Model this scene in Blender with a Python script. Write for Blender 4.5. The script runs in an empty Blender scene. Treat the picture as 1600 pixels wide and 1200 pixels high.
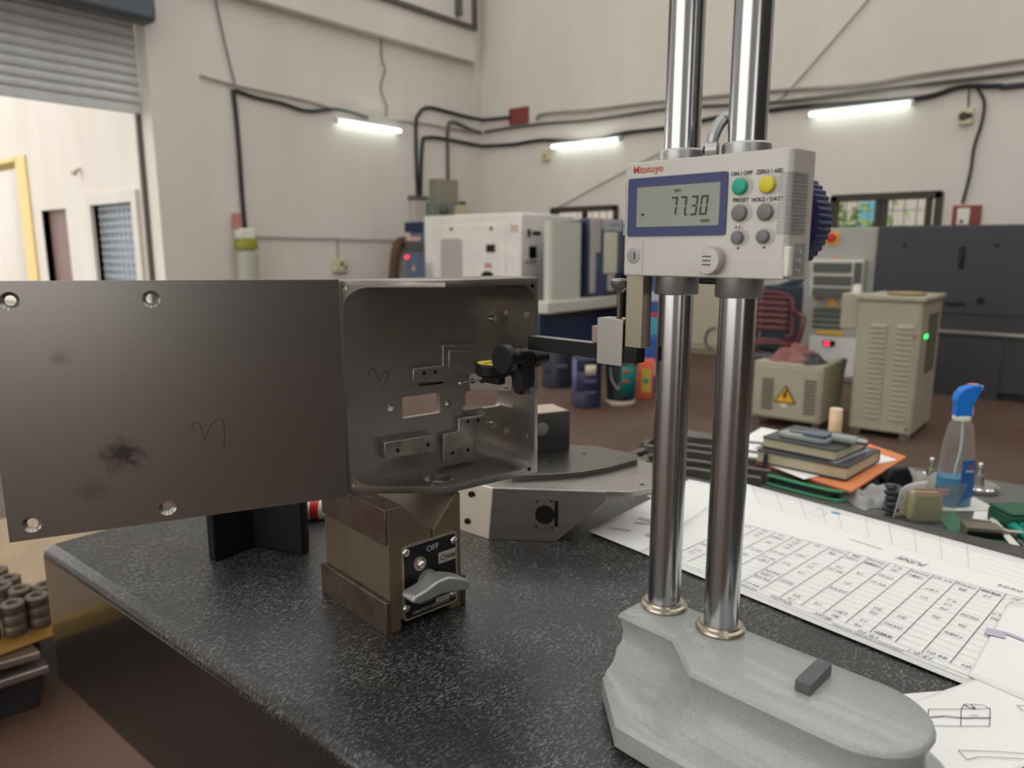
import bpy, bmesh, math, random
from mathutils import Vector, Matrix, Euler
random.seed(7)
R = math.radians
scene = bpy.context.scene
COL = scene.collection

# ------------------------------------------------------------------ camera
FPX, EYE, HOR, PHI = 1150.0, 0.29, 390.0, R(39.5)          # focal in px of a 1600 px frame, eye height over the granite, horizon row, yaw
TH = math.atan((600 - HOR) / FPX)
cam_d = bpy.data.cameras.new('camera')
cam = bpy.data.objects.new('camera', cam_d)
COL.objects.link(cam)
cam.location = (0, 0, EYE)
cam.rotation_euler = (math.pi / 2 - TH, 0, PHI - math.pi / 2)
cam_d.sensor_width = 36.0
cam_d.lens = FPX / 1600 * 36
cam_d.clip_start = 0.02
cam_d.clip_end = 200
cam_d.dof.use_dof = True
cam_d.dof.focus_distance = 0.52
cam_d.dof.aperture_fstop = 9.0
scene.camera = cam

# ------------------------------------------------------------------ world, exposure
w = bpy.data.worlds.new('overcast_sky')
scene.world = w
w.use_nodes = True
bg = w.node_tree.nodes['Background']
bg.inputs[0].default_value = (1.0, 0.99, 0.972, 1)
bg.inputs[1].default_value = 2.5
vs = scene.view_settings
vs.view_transform = 'Standard'
vs.look = 'None'
vs.gamma = 1
vs.use_curve_mapping = False
vs.exposure = 0.0

# ------------------------------------------------------------------ pixel of the photograph -> point on a real plane
FW = Vector((math.cos(PHI) * math.cos(TH), math.sin(PHI) * math.cos(TH), -math.sin(TH)))
RT = Vector((math.sin(PHI), -math.cos(PHI), 0))
UP = RT.cross(FW)
EYEP = Vector((0, 0, EYE))
def ray(x, y): return FW * FPX + RT * (x - 800) + UP * (600 - y)
def at_z(x, y, z=0.0):
    d = ray(x, y); return EYEP + d * ((z - EYE) / d.z)
def at_x(x, y, X):
    d = ray(x, y); return EYEP + d * (X / d.x)
def at_y(x, y, Y):
    d = ray(x, y); return EYEP + d * (Y / d.y)
def at_plane(x, y, p, n):
    d = ray(x, y); return EYEP + d * ((p - EYEP).dot(n) / d.dot(n))

# ------------------------------------------------------------------ materials
def lin(c):
    c = c / 255
    return c / 12.92 if c <= .04045 else ((c + .055) / 1.055) ** 2.4
def rgb(r, g, b): return (lin(r), lin(g), lin(b), 1)
MATS = {}
def mat(name, col, rough=.5, metal=0., var=.0, vscale=20., bump=0., bscale=200., stretch=None, emit=None, es=0, coat=0., trans=0., ior=1.45, var_col=None, rvar=0., spec=None):
    if name in MATS: return MATS[name]
    m = bpy.data.materials.new(name); m.use_nodes = True
    nt = m.node_tree; N = nt.nodes; L = nt.links
    b = N['Principled BSDF']
    c = rgb(*col)
    b.inputs['Base Color'].default_value = c
    b.inputs['Roughness'].default_value = rough
    b.inputs['Metallic'].default_value = metal
    b.inputs['IOR'].default_value = ior
    if spec is not None: b.inputs['Specular IOR Level'].default_value = spec
    if coat: b.inputs['Coat Weight'].default_value = coat; b.inputs['Coat Roughness'].default_value = .15
    if trans: b.inputs['Transmission Weight'].default_value = trans
    if emit: b.inputs['Emission Color'].default_value = rgb(*emit); b.inputs['Emission Strength'].default_value = es
    if var or bump or rvar:
        tc = N.new('ShaderNodeTexCoord'); mp = N.new('ShaderNodeMapping')
        L.new(tc.outputs['Object'], mp.inputs['Vector'])
        if stretch: mp.inputs['Scale'].default_value = stretch
        if var or rvar:
            nz = N.new('ShaderNodeTexNoise'); nz.inputs['Scale'].default_value = vscale; nz.inputs['Detail'].default_value = 6; nz.inputs['Roughness'].default_value = .6
            L.new(mp.outputs[0], nz.inputs['Vector'])
            rm = N.new('ShaderNodeMapRange'); rm.inputs[1].default_value = .3; rm.inputs[2].default_value = .7
            L.new(nz.outputs['Fac'], rm.inputs[0])
            if var:
                mx = N.new('ShaderNodeMix'); mx.data_type = 'RGBA'
                c2 = rgb(*var_col) if var_col else tuple(v * (1 - var) for v in c[:3]) + (1,)
                mx.inputs[6].default_value = c; mx.inputs[7].default_value = c2
                if var_col:
                    ml = N.new('ShaderNodeMath'); ml.operation = 'MULTIPLY'; ml.inputs[1].default_value = var
                    L.new(rm.outputs[0], ml.inputs[0]); L.new(ml.outputs[0], mx.inputs[0])
                else: L.new(rm.outputs[0], mx.inputs[0])
                L.new(mx.outputs[2], b.inputs['Base Color'])
            if rvar:
                r2 = N.new('ShaderNodeMapRange'); r2.inputs[1].default_value = .3; r2.inputs[2].default_value = .7
                r2.inputs[3].default_value = max(0, rough - rvar); r2.inputs[4].default_value = rough + rvar
                L.new(nz.outputs['Fac'], r2.inputs[0]); L.new(r2.outputs[0], b.inputs['Roughness'])
        if bump:
            n2 = N.new('ShaderNodeTexNoise'); n2.inputs['Scale'].default_value = bscale; n2.inputs['Detail'].default_value = 3
            L.new(mp.outputs[0], n2.inputs['Vector'])
            bp = N.new('ShaderNodeBump'); bp.inputs['Strength'].default_value = bump; bp.inputs['Distance'].default_value = .002
            L.new(n2.outputs['Fac'], bp.inputs['Height']); L.new(bp.outputs[0], b.inputs['Normal'])
    MATS[name] = m
    return m

plaster = mat('plaster', (220, 213, 204), .85, var=.4, vscale=.9, var_col=(190, 181, 168), stretch=(1, 1, .35), bump=.1, bscale=30)
plaster_out = mat('plaster_outside', (210, 204, 197), .9, var=.5, vscale=1.2, var_col=(188, 178, 164), stretch=(1, 1, .25))
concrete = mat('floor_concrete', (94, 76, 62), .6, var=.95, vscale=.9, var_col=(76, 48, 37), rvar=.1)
near_dark = mat('near_wall_dark', (62, 60, 57), .7)  # dark tone chosen for what the steel plate reflects
yard = mat('yard_concrete', (170, 164, 152), .9, var=.3, vscale=2)
roofm = mat('roof_sheet', (120, 120, 118), .7)
def floor_tone(m):
    # darker reddish floor colour towards low X; brown concrete colour beyond it
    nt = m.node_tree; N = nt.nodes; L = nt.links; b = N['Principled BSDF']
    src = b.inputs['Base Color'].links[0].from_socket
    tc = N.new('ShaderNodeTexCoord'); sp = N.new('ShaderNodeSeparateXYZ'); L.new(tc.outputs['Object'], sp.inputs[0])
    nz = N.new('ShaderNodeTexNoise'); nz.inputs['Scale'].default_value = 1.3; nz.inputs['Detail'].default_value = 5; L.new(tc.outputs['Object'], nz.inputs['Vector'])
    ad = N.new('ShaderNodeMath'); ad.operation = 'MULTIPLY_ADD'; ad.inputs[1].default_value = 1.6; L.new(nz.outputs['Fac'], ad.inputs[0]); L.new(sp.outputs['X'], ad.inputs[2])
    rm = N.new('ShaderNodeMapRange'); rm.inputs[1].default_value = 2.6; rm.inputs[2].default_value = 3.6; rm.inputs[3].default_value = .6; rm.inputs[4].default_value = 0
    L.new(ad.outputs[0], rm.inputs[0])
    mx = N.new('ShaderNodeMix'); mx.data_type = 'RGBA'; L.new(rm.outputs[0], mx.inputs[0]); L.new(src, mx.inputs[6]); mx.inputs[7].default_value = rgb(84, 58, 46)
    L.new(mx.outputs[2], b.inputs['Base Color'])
floor_tone(concrete)
# granite: black ground top with pale flecks, polished flanks
def granite_mat():
    m = bpy.data.materials.new('granite'); m.use_nodes = True
    nt = m.node_tree; N = nt.nodes; L = nt.links; b = N['Principled BSDF']
    tc = N.new('ShaderNodeTexCoord')
    def noise(scale, det=2, vec=None):
        n = N.new('ShaderNodeTexNoise'); n.inputs['Scale'].default_value = scale; n.inputs['Detail'].default_value = det
        L.new((vec or tc.outputs['Object']), n.inputs['Vector']); return n
    def rng(src, a, c, lo=0, hi=1):
        r = N.new('ShaderNodeMapRange'); r.inputs[1].default_value = a; r.inputs[2].default_value = c; r.inputs[3].default_value = lo; r.inputs[4].default_value = hi
        L.new(src, r.inputs[0]); return r.outputs[0]
    def mathn(op, a, c):
        q = N.new('ShaderNodeMath'); q.operation = op
        for i, v in enumerate((a, c)):
            if isinstance(v, (int, float)): q.inputs[i].default_value = v
            else: L.new(v, q.inputs[i])
        return q.outputs[0]
    mp = N.new('ShaderNodeMapping'); mp.inputs['Rotation'].default_value = (0, 0, .6); mp.inputs['Scale'].default_value = (1, 2.2, 1.4)
    L.new(tc.outputs['Object'], mp.inputs['Vector'])
    mp2 = N.new('ShaderNodeMapping'); mp2.inputs['Rotation'].default_value = (0, 0, -.7); mp2.inputs['Scale'].default_value = (1, 2.2, 1.4)
    L.new(tc.outputs['Object'], mp2.inputs['Vector'])
    f1 = rng(noise(300, 3, mp.outputs[0]).outputs['Fac'], .54, .68)
    f2 = rng(noise(250, 3, mp2.outputs[0]).outputs['Fac'], .55, .70)
    big = rng(noise(28, 2).outputs['Fac'], .35, .65, .35, 1)
    f = mathn('MULTIPLY', mathn('MAXIMUM', f1, f2), big)
    mx = N.new('ShaderNodeMix'); mx.data_type = 'RGBA'
    mx.inputs[6].default_value = rgb(28, 28, 28); mx.inputs[7].default_value = rgb(116, 116, 114)
    geo = N.new('ShaderNodeNewGeometry'); sp = N.new('ShaderNodeSeparateXYZ')
    L.new(geo.outputs['Normal'], sp.inputs[0])
    top = rng(sp.outputs['Z'], .3, .8)
    L.new(mathn('MULTIPLY', f, rng(sp.outputs['Z'], .05, .5, .10, 1)), mx.inputs[0])
    L.new(mx.outputs[2], b.inputs['Base Color'])
    L.new(rng(sp.outputs['Z'], .3, .8, .10, .36), b.inputs['Roughness'])
    b.inputs['Specular IOR Level'].default_value = .6
    return m
granite = granite_mat()

steel_dark = mat('machined_steel', (168, 162, 157), .36, 1, var=.35, vscale=9, rvar=.07, bump=.04, bscale=400)
steel_plate = mat('ground_plate', (156, 151, 147), .29, 1, var=.06, vscale=7)
def smudge(m, spots):
    nt = m.node_tree; N = nt.nodes; L = nt.links; b = N['Principled BSDF']
    src = b.inputs['Base Color'].links[0].from_socket
    tc = N.new('ShaderNodeTexCoord'); nz = N.new('ShaderNodeTexNoise'); nz.inputs['Scale'].default_value = 160; nz.inputs['Detail'].default_value = 4
    L.new(tc.outputs['Object'], nz.inputs['Vector'])
    for (x, z, r, k) in spots:
        mp = N.new('ShaderNodeMapping'); mp.inputs['Location'].default_value = (-x / r, 0, -z / r); mp.inputs['Scale'].default_value = (1 / r, 0, 1.2 / r); mp.vector_type = 'POINT'
        mp.inputs['Location'].default_value = (-x / r, 0, -1.2 * z / r)
        L.new(tc.outputs['Object'], mp.inputs['Vector'])
        ln = N.new('ShaderNodeVectorMath'); ln.operation = 'LENGTH'; L.new(mp.outputs[0], ln.inputs[0])
        ad = N.new('ShaderNodeMath'); ad.operation = 'MULTIPLY_ADD'; ad.inputs[1].default_value = 1.6; L.new(nz.outputs['Fac'], ad.inputs[0]); L.new(ln.outputs['Value'], ad.inputs[2])
        rm = N.new('ShaderNodeMapRange'); rm.inputs[1].default_value = 1.0; rm.inputs[2].default_value = 1.75; rm.inputs[3].default_value = k; rm.inputs[4].default_value = 0
        L.new(ad.outputs[0], rm.inputs[0])
        mx = N.new('ShaderNodeMix'); mx.data_type = 'RGBA'; L.new(rm.outputs[0], mx.inputs[0]); L.new(src, mx.inputs[6]); mx.inputs[7].default_value = rgb(70, 66, 64); src = mx.outputs[2]
    L.new(src, b.inputs['Base Color'])
smudge(steel_plate, [(.070, .052, .017, .8), (.040, .12, .008, .35), (.05, .03, .012, .3)])
steel_pad = mat('milled_pad', (172, 166, 158), .38, 1, var=.5, vscale=60, rvar=.1)
steel_light = mat('milled_steel', (176, 172, 166), .36, 1, var=.2, vscale=40, stretch=(1, 14, 1), rvar=.08)
steel_bright = mat('bright_steel', (205, 204, 200), .16, 1)
chrome = mat('chrome', (176, 177, 179), .19, 1)
black_ox = mat('black_oxide', (17, 17, 18), .4, 0, var=.2, vscale=80, spec=.3)
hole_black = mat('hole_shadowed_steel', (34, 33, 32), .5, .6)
ham = mat('hammered_grey', (160, 163, 159), .32, 0, var=.14, vscale=420, bump=.32, bscale=700, coat=.5)
silver_paint = mat('silver_paint', (186, 182, 175), .42, .25, bump=.03, bscale=900)
silver_dark = mat('silver_side', (150, 149, 146), .4, .4)
collar_m = mat('satin_aluminium', (170, 171, 170), .38, .85)
blue_lcd = mat('lcd_bezel', (48, 56, 100), .4)
lcd_m = mat('lcd_glass', (134, 140, 126), .22)
lcd_ink = mat('lcd_ink', (44, 48, 46), .5)
ink = mat('black_print', (40, 40, 42), .7)
ink_faint = mat('faint_print', (140, 142, 146), .8)
ink_blue = mat('blue_print', (96, 170, 214), .8)
ink_violet = mat('violet_print', (186, 178, 194), .8)
red_print = mat('red_print', (196, 66, 44), .6)
btn_green = mat('green_button', (24, 158, 130), .4)
btn_yellow = mat('yellow_button', (208, 196, 40), .4)
btn_grey = mat('grey_button', (112, 114, 112), .45)
knurl_blue = mat('blue_wheel', (40, 48, 86), .5)
vb_paint = mat('bronze_paint', (104, 92, 74), .45, .3, var=.25, vscale=25, bump=.12, bscale=500)
vb_stain = mat('stained_steel', (112, 98, 88), .4, .7, var=.75, vscale=40, var_col=(70, 44, 36))
plate_black = mat('nameplate_black', (20, 20, 22), .35)
plate_rim = mat('nameplate_rim', (182, 170, 150), .35, .8)
alu_cast = mat('cast_aluminium', (168, 168, 164), .42, .7, var=.15, vscale=60)
plate_text = mat('nameplate_text', (150, 148, 142), .5)
paper = mat('paper', (232, 231, 227), .9)
paper_y = mat('yellowed_paper', (224, 220, 196), .9)
cream = mat('cream_paint', (166, 160, 138), .55, var=.3, vscale=4, var_col=(128, 120, 100))
cream_d = mat('cream_recess', (92, 87, 74), .7)
white_mc = mat('machine_white', (236, 230, 222), .45, var=.15, vscale=3)
pale_green = mat('machine_pale_grey', (196, 196, 184), .45)
navy = mat('machine_navy', (30, 46, 78), .4)
navy_d = mat('machine_navy_dark', (24, 34, 50), .5)
blue_cab = mat('cabinet_blue', (96, 110, 136), .5)
charcoal = mat('machine_charcoal', (56, 56, 58), .5, var=.2, vscale=3)
grey_mc = mat('machine_grey', (160, 160, 150), .5)
grey_d = mat('vent_dark', (84, 84, 78), .6)
maroon = mat('maroon_plastic', (96, 44, 44), .4)
maroon_b = mat('maroon_board', (130, 62, 54), .6)
pvc = mat('pale_conduit', (150, 144, 132), .6)
pvc_dark = mat('dark_conduit', (92, 88, 82), .6)
cable_black = mat('black_cable', (40, 40, 40), .5)
batten_m = mat('tube_batten', (200, 200, 190), .5)
tube_m = mat('lit_tube', (255, 255, 255), .5, emit=(236, 255, 248), es=8)
shutter_m = mat('shutter_steel', (214, 216, 214), .5, 0, var=.15, vscale=3)
win_dark = mat('window_frame_brown', (62, 54, 46), .6)
glass_m = mat('window_glass', (240, 240, 240), .02, trans=1, ior=1.02)
yellow_jamb = mat('yellow_jamb', (214, 190, 130), .8)
brown_door = mat('brown_door', (122, 98, 92), .6)
grille_m = mat('grille_paint', (150, 158, 166), .5)
plastic_w = mat('white_plastic', (218, 216, 204), .45)
ivory = mat('ivory_switchbox', (206, 196, 160), .5)
red_p = mat('red_plastic', (196, 40, 34), .4)
yellow_p = mat('yellow_plastic', (224, 170, 40), .45)
orange_p = mat('orange_card', (214, 130, 80), .75)
led_red = mat('red_led', (255, 40, 60), .5, emit=(255, 40, 70), es=3)
led_green = mat('green_led', (40, 230, 110), .5, emit=(40, 235, 110), es=2.5)
bench_m = mat('bench_steel', (104, 104, 100), .5, .3, var=.3, vscale=8)
flat_bar = mat('flat_bar_steel', (120, 114, 106), .42, .8, var=.3, vscale=20)
green_file = mat('green_cover', (24, 84, 58), .5)
green_edge = mat('green_piping', (64, 152, 104), .5)
green_card = mat('green_card', (70, 112, 84), .6)
book_cov = mat('book_cover', (66, 68, 66), .35)
book_cov2 = mat('book_cover_navy', (58, 60, 68), .35)
book_pg = mat('book_pages', (206, 194, 162), .85, var=.2, vscale=600, stretch=(.05, .05, 1))
wax = mat('cream_cylinder', (226, 204, 166), .55)
caliper_g = mat('pale_grey_plastic', (150, 156, 152), .4)
slate = mat('slate_plastic', (96, 102, 116), .4)
teal = mat('teal_plastic', (20, 150, 130), .4)
clear_pl = mat('clear_plastic', (236, 240, 240), .06, trans=.92, ior=1.12)
fluid = mat('blue_fluid', (10, 140, 190), .12)
blue_pl = mat('blue_trigger', (24, 116, 206), .35)
label_blue = mat('blue_label', (44, 92, 150), .45)
bag_m = mat('poly_bag', (186, 184, 176), .25, trans=.35, ior=1.1)
bag_y = mat('kraft_content', (176, 168, 120), .6)
pink_p = mat('pink_print', (196, 140, 130), .6)
rag_m = mat('rag_pink', (150, 96, 92), .9, var=.6, vscale=14, var_col=(96, 78, 66))
rag_d = mat('rag_dark', (76, 72, 74), .9, var=.4, vscale=20)
drum_m = mat('drum_navy', (36, 40, 66), .4)
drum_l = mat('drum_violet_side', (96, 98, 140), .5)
bucket_m = mat('bucket_black', (34, 36, 38), .45)
teal_lab = mat('teal_label', (14, 116, 104), .5)
orange_pk = mat('orange_packet', (206, 84, 52), .5)
yellow_pk = mat('yellow_packet', (196, 176, 70), .5)
blue_bin = mat('blue_bin', (44, 82, 146), .45)
ring_m = mat('turned_steel', (112, 100, 88), .5, .7, var=.4, vscale=14, var_col=(66, 54, 44))
wood_y = mat('yellow_board', (190, 150, 74), .75, var=.5, vscale=6, var_col=(146, 110, 56), stretch=(1, 6, 1))
kraft = mat('kraft_sheet', (166, 146, 118), .9, var=.5, vscale=9, var_col=(138, 118, 92), bump=.4, bscale=18)
blk_box = mat('dark_box', (38, 36, 36), .6)

# ------------------------------------------------------------------ mesh builder
class MB:
    def __init__(s): s.bm = bmesh.new()
    def add(s, vs_, fs, M=None):
        v = [s.bm.verts.new(M @ Vector(p) if M else Vector(p)) for p in vs_]
        for f in fs:
            try: s.bm.faces.new([v[i] for i in f])
            except ValueError: pass
        return s
    def box(s, x0, x1, y0, y1, z0, z1, M=None):
        p = [(x, y, z) for z in (z0, z1) for y in (y0, y1) for x in (x0, x1)]
        return s.add(p, [(0, 2, 3, 1), (4, 5, 7, 6), (0, 1, 5, 4), (2, 6, 7, 3), (0, 4, 6, 2), (1, 3, 7, 5)], M)
    def prism(s, poly, z0, z1, M=None):
        n = len(poly)
        p = [(a, b, z0) for a, b in poly] + [(a, b, z1) for a, b in poly]
        return s.add(p, [tuple(range(n))[::-1], tuple(range(n, 2 * n))] + [(i, (i + 1) % n, n + (i + 1) % n, n + i) for i in range(n)], M)
    def cyl(s, p0, p1, r0, r1=None, seg=24, caps=True):
        p0, p1 = Vector(p0), Vector(p1); r1 = r0 if r1 is None else r1
        q = (p1 - p0).to_track_quat('Z', 'Y').to_matrix()
        vs_ = []
        for p, r in ((p0, r0), (p1, r1)):
            for i in range(seg):
                a = 2 * math.pi * i / seg
                vs_.append(p + q @ Vector((r * math.cos(a), r * math.sin(a), 0)))
        fs = [(i, (i + 1) % seg, seg + (i + 1) % seg, seg + i) for i in range(seg)]
        if caps: fs += [tuple(range(seg))[::-1], tuple(range(seg, 2 * seg))]
        return s.add(vs_, fs)
    def lathe(s, prof, seg=32, M=None):
        vs_ = []; n = len(prof)
        for r, z in prof:
            for i in range(seg):
                a = 2 * math.pi * i / seg
                vs_.append((max(r, 1e-5) * math.cos(a), max(r, 1e-5) * math.sin(a), z))
        fs = [(k * seg + i, k * seg + (i + 1) % seg, (k + 1) * seg + (i + 1) % seg, (k + 1) * seg + i) for k in range(n - 1) for i in range(seg)]
        fs += [tuple(range(seg))[::-1], tuple(range((n - 1) * seg, n * seg))]
        return s.add(vs_, fs, M)
    def tube(s, pts, r, seg=8, M=None):
        pts = [Vector(p) for p in pts]; vs_ = []; n = len(pts); prev = None
        for k, p in enumerate(pts):
            t = (pts[min(k + 1, n - 1)] - pts[max(k - 1, 0)]).normalized()
            if prev is None:
                ref = Vector((0, 0, 1)) if abs(t.z) < .9 else Vector((1, 0, 0))
                u = t.cross(ref).normalized()
            else: u = (prev - t * prev.dot(t)).normalized()
            prev = u; v = t.cross(u)
            rr = r[k] if isinstance(r, (list, tuple)) else r
            for i in range(seg):
                a = 2 * math.pi * i / seg
                vs_.append(p + (u * math.cos(a) + v * math.sin(a)) * rr)
        fs = [(k * seg + i, k * seg + (i + 1) % seg, (k + 1) * seg + (i + 1) % seg, (k + 1) * seg + i) for k in range(n - 1) for i in range(seg)]
        fs += [tuple(range(seg))[::-1], tuple(range((n - 1) * seg, n * seg))]
        return s.add(vs_, fs, M)
    def loft(s, rings, M=None, caps=True):
        n = len(rings[0]); vs_ = [p for r in rings for p in r]
        fs = [(k * n + i, k * n + (i + 1) % n, (k + 1) * n + (i + 1) % n, (k + 1) * n + i) for k in range(len(rings) - 1) for i in range(n)]
        if caps: fs += [tuple(range(n))[::-1], tuple(range((len(rings) - 1) * n, len(rings) * n))]
        return s.add(vs_, fs, M)
    def grid(s, f, nu, nv, M=None):
        vs_ = [f(i / nu, j / nv) for j in range(nv + 1) for i in range(nu + 1)]
        return s.add(vs_, [(j * (nu + 1) + i, j * (nu + 1) + i + 1, (j + 1) * (nu + 1) + i + 1, (j + 1) * (nu + 1) + i) for j in range(nv) for i in range(nu)], M)
    def sphere(s, c, r, seg=16, sc=(1, 1, 1)):
        bmesh.ops.create_uvsphere(s.bm, u_segments=seg, v_segments=seg // 2, radius=r, matrix=Matrix.Translation(c) @ Matrix.Diagonal((*sc, 1)))
        return s
    def build(s, name, m, parent=None, bevel=0., smooth=True, loc=None, rz=0., solid=0., angle=35, bseg=2):
        bmesh.ops.recalc_face_normals(s.bm, faces=s.bm.faces)
        me = bpy.data.meshes.new(name); s.bm.to_mesh(me); s.bm.free()
        me.materials.append(m)
        o = bpy.data.objects.new(name, me); COL.objects.link(o)
        if parent: o.parent = parent
        if loc is not None: o.location = loc
        if rz: o.rotation_euler = (0, 0, rz)
        if smooth:
            me.polygons.foreach_set('use_smooth', [True] * len(me.polygons))
            me.set_sharp_from_angle(angle=R(angle))
        if solid:
            q = o.modifiers.new('solidify', 'SOLIDIFY'); q.thickness = solid
        if bevel:
            q = o.modifiers.new('bevel', 'BEVEL'); q.width = bevel; q.segments = bseg; q.limit_method = 'ANGLE'; q.angle_limit = R(40)
        return o
def freeze(o):
    dg = bpy.context.evaluated_depsgraph_get()
    me = bpy.data.meshes.new_from_object(o.evaluated_get(dg))
    o.modifiers.clear(); o.data = me
def cut(o, cutters):
    for c in cutters:
        c.matrix_world = o.matrix_basis.copy() if False else c.matrix_basis
        q = o.modifiers.new('cut', 'BOOLEAN'); q.operation = 'DIFFERENCE'; q.object = c; q.solver = 'EXACT'
    freeze(o)
    for c in cutters: bpy.data.objects.remove(c)
    o.data.polygons.foreach_set('use_smooth', [True] * len(o.data.polygons))
    o.data.set_sharp_from_angle(angle=R(35))
def thing(name, label, cat, loc=(0, 0, 0), rz=0., group=None):
    o = bpy.data.objects.new(name, None); COL.objects.link(o)
    o.empty_display_size = .05
    o.location = loc; o.rotation_euler = (0, 0, rz)
    tag(o, label, cat, group); return o
def tag(o, label, cat, group=None):
    o['label'] = label; o['category'] = cat
    if group: o['group'] = group
    return o
def struct(o, label=None):
    o['kind'] = 'structure'
    if label: o['label'] = label
    return o
def sempty(name, label=None, loc=(0, 0, 0)):
    o = bpy.data.objects.new(name, None); COL.objects.link(o); o.location = loc; o.empty_display_size = .05
    return struct(o, label)
def dup(root, loc, rz, label=None):
    def cp(o, par):
        c = o.copy(); COL.objects.link(c)
        if par: c.parent = par
        for ch in list(o.children): cp(ch, c)
        return c
    r = cp(root, None); r.location = loc; r.rotation_euler = (0, 0, rz)
    if label: r['label'] = label
    return r
def text(name, body, size, m, parent, M, align='CENTER', extrude=.0, shear=0., xs=1., bold=0.):
    cu = bpy.data.curves.new(name, 'FONT'); cu.body = body; cu.size = size; cu.align_x = align; cu.align_y = 'CENTER'; cu.shear = shear
    cu.extrude = extrude; cu.resolution_u = 2; cu.offset = bold
    t = bpy.data.objects.new(name, cu); COL.objects.link(t)
    me = bpy.data.meshes.new_from_object(t.evaluated_get(bpy.context.evaluated_depsgraph_get()))
    bpy.data.objects.remove(t)
    me.transform(M @ Matrix.Diagonal((xs, 1, 1, 1)))
    me.materials.clear(); me.materials.append(m)
    o = bpy.data.objects.new(name, me); COL.objects.link(o)
    if parent: o.parent = parent
    return o
def frame(origin, xdir, ydir):
    x = Vector(xdir).normalized(); y = Vector(ydir); y = (y - x * y.dot(x)).normalized(); z = x.cross(y)
    M = Matrix((x, y, z)).transposed().to_4x4(); M.translation = Vector(origin); return M
def rrect(x0, x1, y0, y1, r, n=5):
    out = []
    for cx, cy, a0 in ((x1 - r, y0 + r, -90), (x1 - r, y1 - r, 0), (x0 + r, y1 - r, 90), (x0 + r, y0 + r, 180)):
        for i in range(n + 1):
            a = R(a0 + 90 * i / n); out.append((cx + r * math.cos(a), cy + r * math.sin(a)))
    return out
def spline(pts, n=6):
    pts = [Vector(p) for p in pts]; out = []
    for i in range(len(pts) - 1):
        p0 = pts[max(i - 1, 0)]; p1 = pts[i]; p2 = pts[i + 1]; p3 = pts[min(i + 2, len(pts) - 1)]
        for k in range(n):
            t = k / n
            out.append(.5 * ((2 * p1) + (p2 - p0) * t + (2 * p0 - 5 * p1 + 4 * p2 - p3) * t * t + (3 * p1 - p0 - 3 * p2 + p3) * t ** 3))
    return out + [pts[-1]]

FZ = -0.95                      # workshop floor
XW, YW = 9.5, 8.5               # the two walls that meet in the corner
ROOF = 5.2

# ================================================================== setting
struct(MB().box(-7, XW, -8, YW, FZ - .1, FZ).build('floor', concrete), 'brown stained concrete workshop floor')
struct(MB().box(-16, 30, -22, 30, FZ - .3, FZ - .11).build('ground', yard), 'pale concrete yard outside the workshop')
# right wall (X = XW) with two windows
wr = MB().box(XW, XW + .23, -8, YW + .3, FZ, ROOF + .3).build('wall_right', plaster)
W1 = (at_x(863, 323, XW), at_x(965, 323, XW)); W2 = (at_x(1301, 306, XW), at_x(1472, 303, XW))
w1y = (W1[1].y, W1[0].y); w2y = (W2[1].y, W2[0].y); wz = (-.15, .915)
cut(wr, [MB().box(XW - .1, XW + .4, a, b, wz[0], wz[1]).build('c', plaster) for a, b in (w1y, w2y)])
struct(wr, 'white plaster wall on the right with two windows')
XO = at_y(239, 200, YW).x       # right jamb of the big opening in the left wall
wl = MB().box(XO, XW + .23, YW, YW + .3, FZ, ROOF + .3).build('wall_left', plaster)
struct(wl, 'white plaster wall with the tube light and wall sockets')
struct(MB().box(-7, XO, YW, YW + .3, 3.3, ROOF + .3).box(-7, -1.0, YW, YW + .3, FZ, 3.3).build('wall_left_lintel', plaster), 'plaster over and beside the shutter opening')
struct(MB().box(-7, -4.6, -8.23, -8, 3.6, ROOF + .3).box(-4.6, XW, -8.23, -8, FZ, ROOF + .3).build('wall_near', near_dark), 'unseen dark wall behind the photographer, bay shaped for reflections')  # unseen wall; opening and dark tone shaped for the side plate's reflections
struct(MB().box(-7.23, -7, -8, -1.2, FZ, ROOF + .3).box(-7.23, -7, 7.2, YW, FZ, ROOF + .3).box(-7.23, -7, -1.2, 7.2, 4.2, ROOF + .3).build('wall_back', plaster), 'unseen side wall behind the photographer, open bay added for light')  # unseen wall; wide opening added to let light in from the side
# unseen roof; its open skylight strips are sized to light the room
rf = sempty('ceiling', 'unseen sheet roof with skylight strips sized for light')
SKY = [(-5.7, -4.3), (-3.1, -1.7), (-.5, .9), (2.1, 3.5), (4.7, 6.1), (7.3, 8.6)]
xs_ = [-7.3] + [v for p in SKY for v in p] + [XW + .3]
for i in range(0, len(xs_), 2):
    MB().box(xs_[i], xs_[i + 1], -8.3, YW + .3, ROOF + .3, ROOF + .4).build('roof_sheet', roofm, rf)
# ledge beam high on the left wall, corner pier, dark steel angle above
zb = at_y(600, 57, YW - .14).z
struct(MB().box(XO + .3, XW - .25, YW - .14, YW, zb, ROOF + .3).build('trim_2', plaster, bevel=.015), 'plastered beam high on the left wall')
struct(MB().box(XW - .19, XW, YW - .02, YW, FZ, ROOF + .3).build('trim_3', plaster, bevel=.006), 'plastered pier in the room corner')
p0 = at_y(610, 0, YW - .17); p1 = at_y(744, 45, YW - .17)
tag(MB().box(p0.x - 1.2, p1.x, YW - .2, YW - .14, p1.z - .03, p1.z + .03).box(p1.x - .07, p1.x, YW - .2, YW - .14, p1.z, p1.z + .7)
    .box(p1.x - .45, p1.x - .38, YW - .24, YW - .14, p1.z + .1, p1.z + .5).build('steel_angle', pvc_dark), 'dark steel angle frame at the top of the corner', 'frame')
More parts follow.
